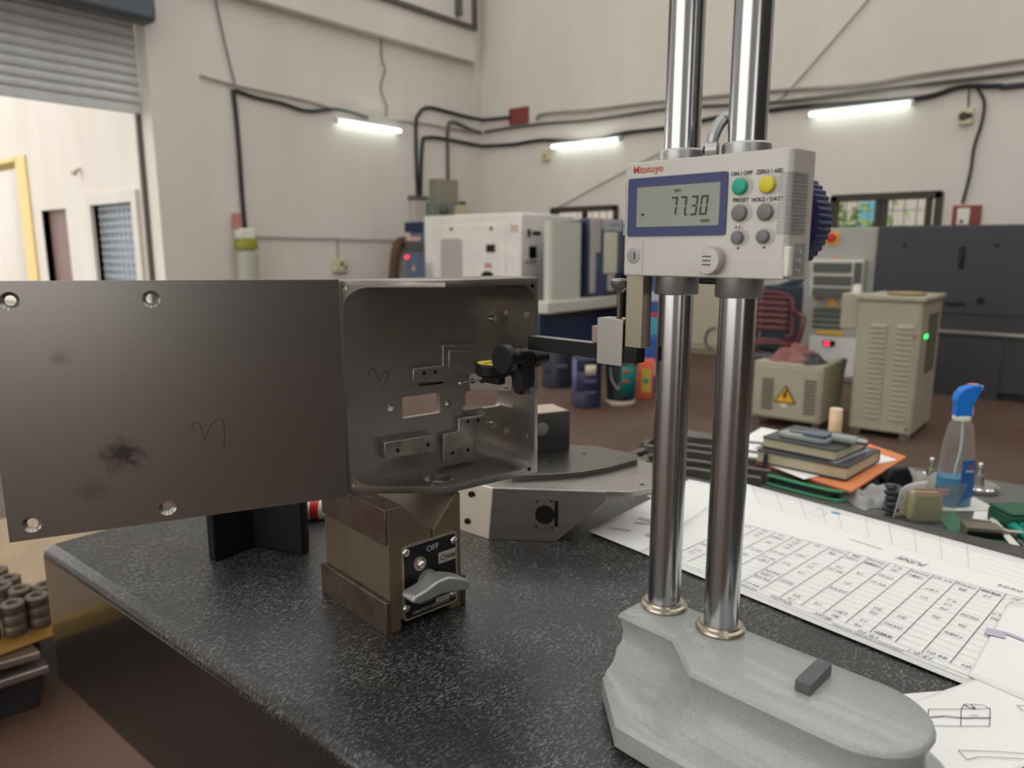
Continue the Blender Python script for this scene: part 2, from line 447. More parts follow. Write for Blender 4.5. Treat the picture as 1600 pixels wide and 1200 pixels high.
# windows
def window(nm, ya, yb, lab, divs, mullions):
    e = sempty(nm, lab, (XW, (ya + yb) / 2, wz[0]))
    oy = e.location.y
    t = .06
    MB().box(-.03, .1, ya - oy - .02, ya - oy + t, 0, wz[1] - wz[0]).box(-.03, .1, yb - oy - t, yb - oy + .02, 0, wz[1] - wz[0]) \
        .box(-.03, .1, ya - oy, yb - oy, wz[1] - wz[0] - t, wz[1] - wz[0] + .02).box(-.03, .1, ya - oy, yb - oy, -.02, t).build('window_frame', win_dark, e)
    for my in mullions:
        MB().box(-.01, .07, my - oy - .03, my - oy + .03, t, wz[1] - wz[0] - t).build('mullion', win_dark, e)
    ys = [ya + t] + sorted(mullions) + [yb - t]
    for a, b in zip(ys[:-1], ys[1:]):
        MB().box(.03, .034, a - oy, b - oy, t, wz[1] - wz[0] - t).build('pane', glass_m, e)
    n = 9
    g = MB()
    for i in range(1, n): g.box(.12, .13, ya - oy + (yb - ya) * i / n - .005, ya - oy + (yb - ya) * i / n + .005, 0, wz[1] - wz[0])
    for i in range(1, 6): g.box(.12, .13, ya - oy, yb - oy, (wz[1] - wz[0]) * i / 6 - .005, (wz[1] - wz[0]) * i / 6 + .005)
    g.build('window_grille', grille_m, e)
window('window_1', w1y[0], w1y[1], 'dark framed window behind the navy machine', 1, [at_x(912, 330, XW).y])
window('window_2', w2y[0], w2y[1], 'brown framed window above the charcoal machine', 1, [at_x(1371, 330, XW).y, at_x(1381, 330, XW).y, at_x(1450, 330, XW).y])
# yard wall and foliage outside the right windows
struct(MB().box(XW + 4, XW + 4.2, -6, 12, FZ, 2.4).build('outside_wall', plaster_out), 'sunlit yard wall seen through the windows')
rnd = random.Random(11); lf = MB()
for k in range(420):
    c = Vector((rnd.gauss(0, .35), rnd.gauss(0, .42), rnd.gauss(1.15, .42))); u = Vector((rnd.uniform(-1, 1), rnd.uniform(-1, 1), rnd.uniform(-1, 1))).normalized() * .11; v = u.cross(Vector((rnd.uniform(-1, 1), rnd.uniform(-1, 1), .4))).normalized() * .05
    lf.add([c - u, c + v, c + u, c - v], [(0, 1, 2, 3)])
q = at_x(1330, 335, XW + 2.2)
sb = thing('shrub', 'green shrub outside the brown framed window', 'shrub', (XW + 1.7, q.y, FZ))
lf.build('foliage', mat('leaf_green', (126, 158, 92), .6), sb, smooth=False)['kind'] = 'stuff'
MB().tube([(0, 0, 0), (.03, .02, .6), (-.02, .05, 1.2)], [.05, .04, .02], 8).build('stem', wood_y if 'wood_y' in globals() else pvc_dark, sb)
q = at_x(1356, 340, XW + 3.2)
o = MB().box(0, .08, -.16, .16, -.0, q.z - FZ + .25).build('blue_sheet', mat('blue_tarpaulin', (110, 186, 214), .6), loc=(XW + 3.3, q.y, FZ), bevel=.01); tag(o, 'pale blue panel standing outside the brown framed window', 'panel')
# yard wall beyond the shutter opening, along Y
XY = 4.25
yw_ = MB().box(XY, XY + .35, YW + .3, 20, FZ - .1, 6.0).build('wall_yard', plaster_out)
oa, ob = at_x(-60, 300, XY).y, at_x(33, 300, XY).y
da, db = at_x(70, 380, XY).y, at_x(108, 380, XY).y
ga, gb = at_x(152, 380, XY).y, at_x(216, 380, XY).y
oz, dz, gz = at_x(20, 250, XY).z, at_x(88, 327, XY).z, at_x(180, 318, XY).z
cut(yw_, [MB().box(XY - .2, XY + .6, ob, oa, FZ, oz).build('c', plaster), MB().box(XY - .2, XY + .12, db, da, FZ - .2, dz).build('c', plaster), MB().box(XY - .2, XY + .2, gb, ga, -.3, gz).build('c', plaster)])
struct(yw_, 'bright outside wall beyond the open shutter')
struct(MB().box(XY - .03, XY + .36, at_x(47, 300, XY).y, ob + .03, FZ, oz + .03).box(XY - .03, XY + .36, ob, oa, oz - .03, oz + .03).build('trim_4', yellow_jamb), 'yellowed jamb of the outside opening')
dd = sempty('door_1', 'brown door in the bright outside wall', (XY + .1, (da + db) / 2, FZ))
oy = dd.location.y
MB().box(0, .03, db - oy, da - oy, 0, dz - FZ).build('door_leaf', brown_door, dd)
MB().box(-.09, .0, db - oy - .05, db - oy, 0, dz - FZ).box(-.09, .0, da - oy, da - oy + .05, 0, dz - FZ).box(-.09, 0, db - oy - .05, da - oy + .05, dz - FZ, dz - FZ + .06).build('door_frame', mat('door_frame_grey', (170, 160, 156), .7), dd)
gw = sempty('window_3', 'grey grilled window in the bright outside wall', (XY, (ga + gb) / 2, -.3))
oy = gw.location.y; gh = gz + .3
MB().box(-.05, .06, gb - oy - .14, gb - oy, 0, gh + .14).box(-.05, .06, ga - oy, ga - oy + .14, 0, gh + .14).box(-.05, .06, gb - oy, ga - oy, gh, gh + .14).build('window_surround', plaster_out, gw)
MB().box(.12, .125, gb - oy, ga - oy, 0, gh).build('pane', mat('dull_pane', (150, 160, 172), .3), gw)
NV, NH = 9, 12
for i in range(NV):
    y = gb - oy + (ga - gb) * (i + .5) / NV
    MB().box(.05, .062, y - .012, y + .012, 0, gh).build('grille_bar', grille_m, gw)
for i in range(NH):
    z = gh * (i + .5) / NH
    MB().box(.044, .05, gb - oy, ga - oy, z - .012, z + .012).build('grille_bar', grille_m, gw)
struct(MB().box(XY + 2.2, XY + 2.5, YW + .6, 24, FZ, 5).build('far_building', plaster_out), 'pale building seen through the outside opening')
q = at_x(126, 264, XY)
lm = thing('wall_lamp', 'small brass wall lamp on the bright outside wall', 'lamp', q)
MB().cyl((0, 0, 0), (-.06, 0, -.02), .02).build('bracket', plate_rim, lm); MB().cyl((-.06, 0, -.02), (-.1, 0, -.07), .03, .045).build('lamp_shade', plate_rim, lm)

# rolling shutter, half open
zs = at_y(110, 164, YW + .26).z
sh = sempty('door_2', 'grey corrugated rolling shutter half raised', (XO, YW + .26, zs))
nsl = 18
prof = [(0, 0), (.03, .012), (.042, .05), (.03, .088), (0, .1), (-.006, .1), (.022, .085), (.034, .05), (.022, .015), (-.006, 0)]
slat_me = None
for k in range(nsl):
    if slat_me is None:
        m_ = MB(); m_.loft([[(-4.7, -y, z) for y, z in prof], [(-.005, -y, z) for y, z in prof]])
        s0 = m_.build('slat', shutter_m, sh, loc=(0, 0, .1), angle=60); slat_me = s0
    else:
        s1 = slat_me.copy(); COL.objects.link(s1); s1.location = (0, 0, .1 + k * .1)
MB().box(-4.7, -.005, -.02, .03, 0, .1).build('bottom_rail', shutter_m, sh, bevel=.01)
q = at_y(247, 36, YW - .3)
MB().box(-4.7, q.x - XO, -.56, -.29, q.z - zs, q.z - zs + .5).build('shutter_hood', mat('hood_grey', (86, 92, 98), .5, .3), sh, bevel=.05)
MB().box(-.05, .0, .0, .05, FZ - zs, .2).build('guide_rail', pvc_dark, sh)

# ------------------------------------------------------------------ cables and conduits on the walls
def cable(name, pts, r, m, lab, cat, wall):
    P = []
    for a in pts:
        P.append(at_y(a[0], a[1], YW - .03) if (a[2] if len(a) > 2 else wall) == 'L' else at_x(a[0], a[1], XW - .03))
    if pts[-1][0] > 1620: P.append(P[-1] + Vector((0, -3.5, .02))); P.append(P[-1] + Vector((0, -3.5, 0)))
    P = spline(P)
    o = P[0].copy()
    return tag(MB().tube([p - o for p in P], r, 6).build(name, m, loc=o), lab, cat)
cable('wall_conduit', [(313, 118), (370, 134), (480, 158), (560, 180), (660, 193), (700, 200), (742, 207)], .014, pvc, 'thin pale conduit sloping along the left wall to the corner', 'conduit', 'L')
cable('black_cable', [(368, 141), (400, 152), (440, 161), (480, 173), (525, 171), (575, 184)], .022, cable_black, 'sagging black cable above the left tube light', 'cable', 'L')
cable('black_cable', [(364, 140), (369, 180), (374, 240), (378, 300), (383, 360)], .026, cable_black, 'black cable running down the left wall to the bottle', 'cable', 'L')
cable('thin_wire', [(367, 132), (352, 70), (337, 0), (330, -40)], .010, pvc_dark, 'thin dark wire slanting up the left wall', 'wire', 'L')
cable('thin_wire', [(597, -20), (596, 85), (602, 108), (595, 138), (604, 165), (603, 182)], .009, pvc_dark, 'wavy thin wire hanging above the left tube light', 'wire', 'L')
cable('thick_cable', [(653, 312), (650, 200), (655, 178), (667, 168), (690, 172), (720, 180), (752, 187), (757, 187, 'R'), (800, 183, 'R')], .026, cable_black, 'thick black cable looping from the cabinet to the maroon board', 'cable', 'L')
cable('thick_cable', [(657, 312), (660, 228), (668, 215), (700, 218), (740, 226), (752, 228), (758, 228, 'R'), (800, 226, 'R'), (850, 219, 'R'), (920, 222, 'R'), (975, 208, 'R'), (1040, 200, 'R'), (1130, 182, 'R'), (1207, 172, 'R'), (1260, 166, 'R'), (1430, 154, 'R'), (1500, 136, 'R'), (1560, 134, 'R'), (1640, 128, 'R')], .028, cable_black, 'long black cable crossing both walls through the corner', 'cable', 'L')
cable('wall_conduit', [(701, 318), (700, 250), (700, 206), (706, 190), (735, 202), (752, 208)], .026, pvc_dark, 'grey conduit rising from the grey box by the corner', 'conduit', 'L')
cable('wall_conduit', [(400, 370), (460, 372), (520, 373), (580, 375), (640, 376)], .012, pvc, 'thin horizontal conduit low on the left wall', 'conduit', 'L')
cable('wall_conduit', [(527, 373), (528, 388), (529, 406)], .010, pvc, 'short conduit dropping into the left wall socket', 'conduit', 'L')
cable('wall_conduit', [(757, 206), (800, 199), (860, 192), (920, 188), (1000, 176), (1060, 168), (1207, 160), (1330, 146), (1500, 125), (1640, 108)], .022, pvc_dark, 'middle conduit of the three along the right wall', 'conduit', 'R')
cable('wall_conduit', [(838, 188), (848, 178), (920, 172), (1000, 162), (1060, 156), (1207, 142), (1340, 133), (1430, 118), (1530, 104), (1640, 88)], .022, pvc, 'topmost conduit of the three along the right wall', 'conduit', 'R')
cable('drop_cable', [(1527, 138), (1538, 160), (1533, 195), (1522, 230), (1516, 270), (1504, 318)], .016, cable_black, 'black cable dropping to the maroon switch board on the right', 'cable', 'R')
cable('thin_wire', [(1365, -10), (1300, 66), (1238, 136), (1215, 158)], .008, pvc_dark, 'thin wire slanting down right of the steel columns', 'wire', 'R')
cable('thin_wire', [(1045, 232), (950, 282), (862, 330)], .008, pvc_dark, 'thin wire slanting across the wall above the white machine', 'wire', 'R')
cable('wall_conduit', [(1514, 140), (1513, 168)], .010, pvc_dark, 'short conduit above the ivory socket on the right', 'conduit', 'R')

# tube lights
def tubelight(a, b, wall, lab):
    f = at_y if wall == 'L' else at_x; W = YW if wall == 'L' else XW
    p, q = f(*a, W - .09), f(*b, W - .09)
    z = (p.z + q.z) / 2; L_ = (q - p).length
    t = thing('tube_light', lab, 'lamp', ((p.x + q.x) / 2, (p.y + q.y) / 2, z), 0 if wall == 'L' else -math.pi / 2, 'fluorescent tube lights on the walls')
    MB().box(-L_ / 2, L_ / 2, .035, .09, .005, .05).build('batten', batten_m, t)
    MB().cyl((-L_ / 2 + .02, 0, 0), (L_ / 2 - .02, 0, 0), .02, seg=12).build('tube', tube_m, t)
    for s_ in (-1, 1): MB().box(s_ * L_ / 2 - .02, s_ * L_ / 2 + .02, -.02, .05, -.022, .03).build('lamp_holder', batten_m, t)
tubelight((527, 188), (627, 206), 'L', 'lit tube light on the left wall under the wavy wire')
tubelight((861, 229), (967, 219), 'R', 'lit tube light on the right wall beside the room corner')
tubelight((1263, 179), (1425, 162), 'R', 'lit tube light on the right wall, right of the steel columns')

# small things on the walls
def wallbox(px, wall, name, lab, cat, m, depth=.06, bev=.008):
    x0, y0, x1, y1 = px
    f = at_y if wall == 'L' else at_x; W = YW if wall == 'L' else XW
    a, b = f(x0, y1, W), f(x1, y0, W)
    c = (a + b) / 2
    wd = abs(b.x - a.x) if wall == 'L' else abs(b.y - a.y)
    t = thing(name, lab, cat, (c.x, c.y, a.z), 0 if wall == 'L' else -math.pi / 2)
    h = b.z - a.z
    MB().box(-wd / 2, wd / 2, -depth, 0, 0, h).build('body', m, t, bevel=bev)
    return t, wd, h
t, wd, h = wallbox((797, 166, 827, 196), 'R', 'wooden_board', 'maroon mounting board on the right wall near the corner', 'board', maroon_b, .04)
for sx in (-.3, .3): MB().cyl((sx * wd, -.045, h * .5), (sx * wd, -.03, h * .5), .012, seg=10).build('screw', pvc_dark, t)
t, wd, h = wallbox((1487, 320, 1535, 352), 'R', 'switch_board', 'maroon board with a white switch plate above the charcoal machine', 'board', maroon_b, .04)
MB().box(-wd * .32, wd * .12, -.055, -.04, 0, h * .85).build('switch_plate', plastic_w, t, bevel=.006); MB().box(-wd * .2, -wd * .08, -.06, -.055, h * .1, h * .25).build('switch', black_ox, t)
t, wd, h = wallbox((1499, 169, 1523, 196), 'R', 'wall_socket', 'ivory socket box with two dark sockets on the right wall', 'socket', ivory)
for sx, rr in ((-.2, .045), (.25, .03)): MB().cyl((sx * wd, -.068, h * .5), (sx * wd, -.055, h * .5), rr, seg=16).build('socket_hole', win_dark, t)
t, wd, h = wallbox((519, 404, 541, 425), 'L', 'wall_socket', 'ivory socket box on the left wall above the steel plate', 'socket', ivory)
for sx, sz, rr in ((.0, .6, .03), (.25, .3, .025)): MB().cyl((sx * wd, -.068, h * sz), (sx * wd, -.055, h * sz), rr, seg=12).build('socket_hole', cream_d, t)
t, wd, h = wallbox((848, 234, 861, 251), 'R', 'wall_socket', 'small ivory socket under the corner tube light', 'socket', ivory)
MB().cyl((0, -.068, h * .4), (0, -.055, h * .4), .02, seg=12).build('socket_hole', cream_d, t)
t, wd, h = wallbox((671, 283, 703, 318), 'L', 'distribution_box', 'grey green distribution box on the left wall by the corner', 'electrical box', mat('box_olive', (142, 138, 118), .6), .18)
MB().box(-wd * .05, wd * .25, -.185, -.178, h * .4, h * .7).build('label_plate', plastic_w, t)
MB().box(-wd * .46, wd * .46, -.19, -.18, h * .04, h * .96).build('box_door', mat('box_olive', (142, 138, 118)), t, bevel=.006)
t, wd, h = wallbox((660, 319, 695, 346), 'L', 'cable_duct', 'grey green trunking block below the distribution box', 'electrical box', mat('box_sage', (124, 130, 116), .6), .22)
MB().sphere((0, -.2, h * .6), .1, 12).build('gland', pvc_dark, t)
t, wd, h = wallbox((698, 321, 722, 345), 'L', 'junction_box', 'yellowed junction box beside the grey green trunking', 'electrical box', ivory, .16)
MB().cyl((wd * .3, -.08, h), (wd * .3, -.08, h + .05), .06, seg=12).build('gland', cable_black, t)
t, wd, h = wallbox((640, 313, 658, 350), 'L', 'white_duct', 'pale vertical duct rising behind the blue cabinet', 'duct', mat('duct_pale', (186, 178, 168), .6), .12)
MB().box(-wd * .6, wd * .6, -.14, 0, h, h + .05).build('duct_collar', pvc_dark, t)
# wash bottle hung on the wall
c = at_y(388, 434, YW - .14)
t = thing('hanging_bottle', 'translucent bottle with a green cap hanging on the left wall', 'bottle', (c.x, c.y, c.z - .12))
zt = at_y(388, 389, YW - .14).z - c.z + .12; zc = at_y(388, 374, YW - .14).z - c.z + .12; zu = at_y(388, 357, YW - .14).z - c.z + .12
MB().lathe([(.02, 0), (.125, .01), (.13, zt - .05), (.1, zt - .01), (.09, zt)], 20).build('bottle_body', mat('milky_plastic', (176, 178, 160), .4), t)
MB().lathe([(.135, zt), (.14, zt + .02), (.13, zc)], 20).build('bottle_cap', mat('lime_cap', (146, 146, 44), .5), t)
MB().box(-.1, .1, -.06, .1, zc, zu).build('pump_box', plastic_w, t, bevel=.02)
MB().box(-.11, -.05, -.02, .1, zu, zu + .18).build('bracket', mat('salmon_bracket', (184, 128, 110), .6), t)
# brown hose and rag on a hook beside the blue cabinet
hp = [at_y(x, y, YW - .06) for x, y in ((640, 380), (626, 378), (620, 390), (617, 410), (614, 445))]
o = hp[0].copy()
tag(MB().tube([p - o for p in spline(hp)], [.05, .07, .09] + [.075] * 22, 8).build('brown_hose', mat('hose_brown', (108, 84, 62), .8, var=.4, vscale=10), loc=o), 'brown hose hooked on the wall beside the blue cabinet', 'hose')

# ================================================================== machines along the walls
def xbox(X, tl, br, floor=True):
    """front face on the plane X: returns y range (small, large) and z range from two pixel corners"""
    a, b = at_x(*tl, X), at_x(*br, X)
    return b.y, a.y, (FZ if floor else b.z), a.z
# white machine tool, front faces -X
X = 7.0
a = at_x(662, 337, X); b = at_x(814, 333, X)
y0, y1, zt = b.y, a.y, (a.z + b.z) / 2
t = thing('white_machine', 'large white machine tool enclosure in the far corner', 'machine', (X, (y0 + y1) / 2, FZ))
oy, H = (y0 + y1) / 2, zt - FZ
MB().box(0, 1.15, y0 - oy, y1 - oy, .1, H).box(.05, 1.1, y0 - oy + .05, y1 - oy - .05, 0, .1).build('enclosure', white_mc, t, bevel=.02)
def px_on(t_, X_, x, y):
    p = at_x(x, y, X_); return p.y - t_.location.y, p.z - t_.location.z
l, tp = px_on(t, X, 681, 353); r_, bt = px_on(t, X, 792, 480)
MB().box(-.015, 0, r_, l, bt, tp).build('door', white_mc, t, bevel=.006)
l, tp = px_on(t, X, 691, 373); r_, bt = px_on(t, X, 724, 460)
MB().prism(rrect(r_, l, bt, tp, .05), 0, .02, frame((-.035, 0, 0), (0, 1, 0), (0, 0, 1))).build('vision_panel', mat('panel_grey', (176, 172, 168), .4), t)
for x, y in ((707, 358), (769, 357)):
    l, z = px_on(t, X, x, y); MB().cyl((-.03, l, z), (-.01, l, z), .02, seg=12).build('latch', black_ox, t)
l, tp = px_on(t, X, 762, 382); r_, bt = px_on(t, X, 775, 394)
MB().box(-.03, -.01, r_, l, bt, tp).build('indicator_window', black_ox, t)
l, z = px_on(t, X, 764, 436); MB().cyl((-.05, l, z), (-.01, l, z), .1, seg=20).build('hand_dial', black_ox, t)
l, z = px_on(t, X, 764, 415)
MB().box(-.018, -.014, l - .06, l + .06, z - .03, z + .03).build('red_mark', pink_p, t)
l, tp = px_on(t, X, 798, 351); r_, bt = px_on(t, X, 810, 363)
MB().box(-.006, 0, r_, l, bt, tp).build('sticker', mat('sticker_pale', (206, 184, 168), .6), t)
l, tp = px_on(t, X, 664, 410); r_, bt = px_on(t, X, 677, 440)
for k in range(7):
    z = bt + (tp - bt) * (k + .5) / 7; MB().box(-.01, 0, r_, l, z - .008, z + .008).build('louver', grey_mc, t, bevel=.003)
# its side face carries a badge, a socket and a small panel
def side_px(x, y): p = at_y(x, y, y0); return p.x - X, p.z - FZ
for x, y, w_, h_, nm, m_ in ((826, 364, .05, .045, 'emblem', black_ox), (838, 364, .16, .02, 'badge', black_ox), (832, 394, .13, .07, 'side_socket', black_ox), (829, 408, .2, .012, 'side_trim', grey_mc)):
    xx, zz = side_px(x, y); MB().box(xx - w_ / 2, xx + w_ / 2, y0 - oy - .012, y0 - oy, zz - h_, zz + h_).build(nm, m_, t)

# navy and white machining centre, front faces -Y
Yf = 4.9
def fy(x, y): return at_y(x, y, Yf)
a = fy(845, 345); s0 = fy(842, 491).z; s1 = fy(842, 471).z
t = thing('machining_centre', 'navy machining centre with white sliding doors along the right wall', 'machine', (a.x, Yf, FZ))
ox = a.x; H = a.z - FZ; xr = fy(1062, 400).x
def lx(x, y): p = fy(x, y); return p.x - ox, p.z - FZ
MB().box(0, xr - ox, 0, .68, .12, s0 - FZ).build('base', navy, t, bevel=.02)
MB().box(.1, xr - ox - .1, .05, .6, 0, .12).build('plinth', black_ox, t)
MB().box(-.02, lx(955, 470)[0], -.12, .1, s0 - FZ, s1 - FZ).build('coolant_tray', pale_green, t, bevel=.02)
MB().box(.66, xr - ox, 0, .45, s1 - FZ, H + .02).build('cabin', navy_d, t, bevel=.02)
x1_ = lx(899, 400)[0]
MB().prism(rrect(.05, x1_, -.1, .02, .055), s1 - FZ, H).build('sliding_door', pale_green, t, angle=50)
d0, d1 = lx(914, 400)[0], lx(968, 400)[0]; dzb = lx(940, 462)[1]; dzt = lx(940, 342)[1]
MB().box(d0, d1, -.06, .1, dzb, dzt).build('sliding_door', mat('door_indigo', (66, 74, 104), .4), t, bevel=.02)
def panel(nm, px, m_, dy=-.08):
    (xa, za), (xb, zb_) = lx(px[0], px[3]), lx(px[2], px[1]); MB().box(xa, xb, dy, -.06, za, zb_).build(nm, m_, t, bevel=.01)
panel('door_panel', (914, 343, 931, 395), mat('panel_mauve', (176, 168, 166), .5)); panel('door_stripe', (913, 395, 923, 458), mat('panel_mauve', (176, 168, 166)))
panel('door_header', (933, 345, 964, 361), mat('header_grey', (170, 172, 178), .5)); panel('door_window', (935, 363, 957, 428), mat('window_cream', (206, 206, 182), .3))
panel('door_handle', (941, 428, 950, 455), mat('panel_mauve', (176, 168, 166)), -.1)
panel('header_badge', (944, 349, 960, 354), mat('panel_blue_grey', (140, 146, 160), .5), -.085)
xa, za = lx(960, 425); MB().box(xa, xa + .35, -.3, -.1, za - .75, za).build('control_box', black_ox, t, bevel=.02)

# blue electrical cabinet left of the white machine
X = 7.35
y0, y1, _, zt = xbox(X, (632, 347), (663, 430))
t = thing('blue_cabinet', 'blue electrical cabinet with a warning triangle beside the white machine', 'cabinet', (X, (y0 + y1) / 2, FZ)); oy = t.location.y; H = zt - FZ
MB().box(0, .5, y0 - oy, y1 - oy, 0, H).build('body', blue_cab, t, bevel=.01)
for nm, p, m_ in (('top_band', (633, 348, 662, 363), navy), ('vent_slot', (634, 378, 662, 394), grey_d), ('label_strip', (636, 370, 657, 376), mat('strip_pink', (214, 176, 164), .5)), ('name_tag', (633, 363, 641, 370), ivory)):
    l, tp = px_on(t, X, p[0], p[1]); r_, bt = px_on(t, X, p[2], p[3]); MB().box(-.012, 0, r_, l, bt, tp).build(nm, m_, t)
l, z = px_on(t, X, 637, 401.5); MB().cyl((-.03, l, z), (0, l, z), .022, seg=12).build('red_lamp', led_red, t)
l, z = px_on(t, X, 647, 418); MB().prism([(-.045, -.04), (.045, -.04), (0, .045)], 0, .006, frame((-.004, l, z), (0, -1, 0), (0, 0, 1))).build('warning_triangle', mat('triangle_pale', (214, 190, 140), .5), t)

# cream partition cabinet behind the columns, with a hanging cable loop
p = at_x(1062, 546, 8.2); q = at_x(1120, 440, 8.2)
t = thing('cream_cabinet', 'cream cabinet seen between the two steel columns', 'cabinet', (8.2, (p.y + q.y) / 2, FZ)); oy = t.location.y
MB().box(0, .6, q.y - oy - .3, p.y - oy + .1, .06, q.z - FZ + .15).box(.05, .55, q.y - oy - .25, p.y - oy + .05, 0, .06).build('body', mat('cabinet_cream', (186, 178, 152), .5), t, bevel=.01)
MB().box(-.012, 0, q.y - oy - .25, p.y - oy + .05, .12, q.z - FZ + .1).build('door', mat('cabinet_cream', (186, 178, 152)), t, bevel=.005)
lp = [at_x(x, y, 8.17) for x, y in ((1118, 512), (1108, 515), (1102, 527), (1104, 540), (1114, 546))]; o = lp[0].copy()
tag(MB().tube([p_ - o for p_ in spline(lp)], .012, 6).build('cable_loop', pvc_dark, loc=o), 'grey cable loop hanging on the cream cabinet', 'cable')

# dark teal machine behind the chair
X = 8.5
y0, y1, _, zt = xbox(X, (1192, 446), (1272, 446))
t = thing('teal_machine', 'dark blue machine body behind the maroon chair', 'machine', (X, (y0 + y1) / 2, FZ)); oy = t.location.y; H = zt - FZ
MB().box(0, .9, y0 - oy, y1 - oy, .08, H).box(.05, .8, y0 - oy + .05, y1 - oy - .05, 0, .08).build('body', mat('teal_dark', (34, 52, 62), .5), t, bevel=.02)
MB().box(-.01, 0, y0 - oy + .06, y1 - oy - .06, .15, H - .08).build('door', mat('teal_dark', (34, 52, 62)), t, bevel=.004)
for k in range(4):
    P = spline([(.1, y1 - oy - .15 - .06 * k, H), (.05, y1 - oy - .3 - .05 * k, H + .06 + .01 * k), (.05, y0 - oy + .2, H + .12 + .015 * k), (.1, y0 - oy - .1, H + .1 + .03 * k)])
    MB().tube(P, .018, 6).build('hose', mat('hose_grey_blue', (98, 106, 124), .5), t)

# grey control cabinet + charcoal machine
X = 7.3
y0, y1, _, zt = xbox(X, (1262, 357), (1374, 356))
t = thing('control_cabinet', 'grey control cabinet with a red emergency switch and vents', 'cabinet', (X, (y0 + y1) / 2, FZ)); oy = t.location.y; H = zt - FZ
MB().box(0, .6, y0 - oy, y1 - oy, .06, H).box(.04, .56, y0 - oy + .03, y1 - oy - .03, 0, .06).build('body', grey_mc, t, bevel=.01)
def cp(nm, px, m_, d0=-.012, d1=0, bev=.004):
    l, tp = px_on(t, X, px[0], px[1]); r_, bt = px_on(t, X, px[2], px[3]); return MB().box(d0, d1, r_, l, bt, tp).build(nm, m_, t, bevel=bev)
cp('switch_plate', (1290, 363, 1311, 382), yellow_p)
l, z = px_on(t, X, 1300, 371.5); MB().cyl((-.04, l, z), (-.01, l, z), .045, seg=18).build('emergency_switch', red_p, t); MB().box(-.06, -.04, l - .03, l + .03, z - .012, z + .012).build('switch_grip', red_p, t)
cp('fan_box', (1275, 405, 1350, 466), pale_green, -.12, 0, .01)
for p_ in ((1278, 410, 1336, 426), (1278, 430, 1336, 446), (1276, 448, 1334, 464)): cp('fan_vent', p_, grey_d, -.135, -.12)
cp('mesh_side', (1341, 410, 1349, 462), grey_d, -.125, -.1)
cp('vent_panel', (1272, 480, 1316, 514), grey_d, -.02, 0)
for k in range(3): cp('vent_bar', (1271, 489 + 9 * k, 1317, 491 + 9 * k), pale_green, -.03, -.015, 0)
cp('warning_strip', (1277, 516, 1318, 524), yellow_p, -.015)
cp('white_front', (1266, 524, 1333, 590), mat('front_white', (206, 206, 200), .45), -.01)
cp('display', (1287, 531, 1305, 541), black_ox, -.03, -.008); cp('display_digit', (1290, 533, 1297, 539), led_red, -.034, -.03, 0)
l, z = px_on(t, X, 1301, 471); MB().prism([(-.06, -.045), (.06, -.045), (0, .05)], 0, .006, frame((-.006, l, z), (0, -1, 0), (0, 0, 1))).build('warning_triangle', yellow_p, t)
cp('brown_sticker', (1273, 463, 1287, 469), mat('sticker_brown', (150, 110, 70), .6), -.008); cp('red_sticker', (1298, 400, 1312, 404), pink_p, -.008)
X = 7.25
y1 = at_x(1372, 356, X).y; y0 = at_x(1760, 352, X).y; zt = at_x(1487, 352, X).z
t = thing('charcoal_machine', 'large charcoal machine enclosure with a steel rail on the right', 'machine', (X, (y0 + y1) / 2, FZ)); oy = t.location.y; H = zt - FZ
zr = at_x(1527, 520, X).z - FZ
MB().box(0, 1.4, y0 - oy, y1 - oy, .05, H).box(.05, 1.3, y0 - oy + .05, y1 - oy - .05, 0, .05).build('enclosure', charcoal, t, bevel=.015)
MB().box(-.03, .01, y0 - oy, y1 - oy - .35, zr - .012, zr + .012).build('steel_rail', steel_light, t)
l, tp = px_on(t, X, 1464, 528); r_, bt = px_on(t, X, 1556, 640); MB().box(-.012, 0, r_, l, bt - .1, tp).build('lower_door', charcoal, t, bevel=.006)
l, tp = px_on(t, X, 1384, 366); r_, bt = px_on(t, X, 1700, 500); MB().box(-.01, 0, r_, l, bt, tp).build('upper_door', charcoal, t, bevel=.006)
for x, y, rr in ((1532, 470, .03), (1414, 383, .016), (1558, 383, .016)):
    l, z = px_on(t, X, x, y); MB().cyl((-.02, l, z), (-.005, l, z), rr, seg=14).build('round_lock', black_ox, t)
l, z = px_on(t, X, 1503, 402); MB().box(-.035, -.01, l - .018, l + .018, z - .09, z + .09).build('door_handle', black_ox, t, bevel=.008)
l, z = px_on(t, X, 1490, 475); MB().box(-.02, -.01, l - .09, l + .06, z - .012, z + .012).build('badge', black_ox, t)

# tall cream stabiliser cabinet
bl = at_z(1324, 676, FZ); X = bl.x
y1 = (bl.y + at_x(1344, 461, X).y) / 2; y0 = (at_x(1421, 692, X).y + at_x(1445, 466, X).y) / 2; zt = (at_x(1344, 460, X).z + at_x(1445, 466, X).z) / 2
dp = .62
t = thing('stabiliser_cabinet', 'tall cream louvred cabinet with a green light on its side', 'cabinet', (X, (y0 + y1) / 2, FZ)); oy = t.location.y; H = zt - FZ
MB().box(0, dp, y0 - oy, y1 - oy, .04, H - .03).build('body', cream, t, bevel=.008)
MB().box(-.02, dp + .01, y0 - oy - .02, y1 - oy + .02, H - .03, H).build('top_cover', cream, t, bevel=.006)
for sx in (.04, dp - .04):
    for sy in (y0 - oy + .04, y1 - oy - .04): MB().box(sx - .03, sx + .03, sy - .03, sy + .03, 0, .04).build('foot', cream_d, t)
MB().box(-.008, 0, y0 - oy + .015, y1 - oy - .015, .05, H - .045).build('front_panel', cream, t, bevel=.003)
l0, l1, l2, l3 = [px_on(t, X, *p)[0] for p in ((1356, 560), (1384, 560), (1398, 560), (1424, 560))]
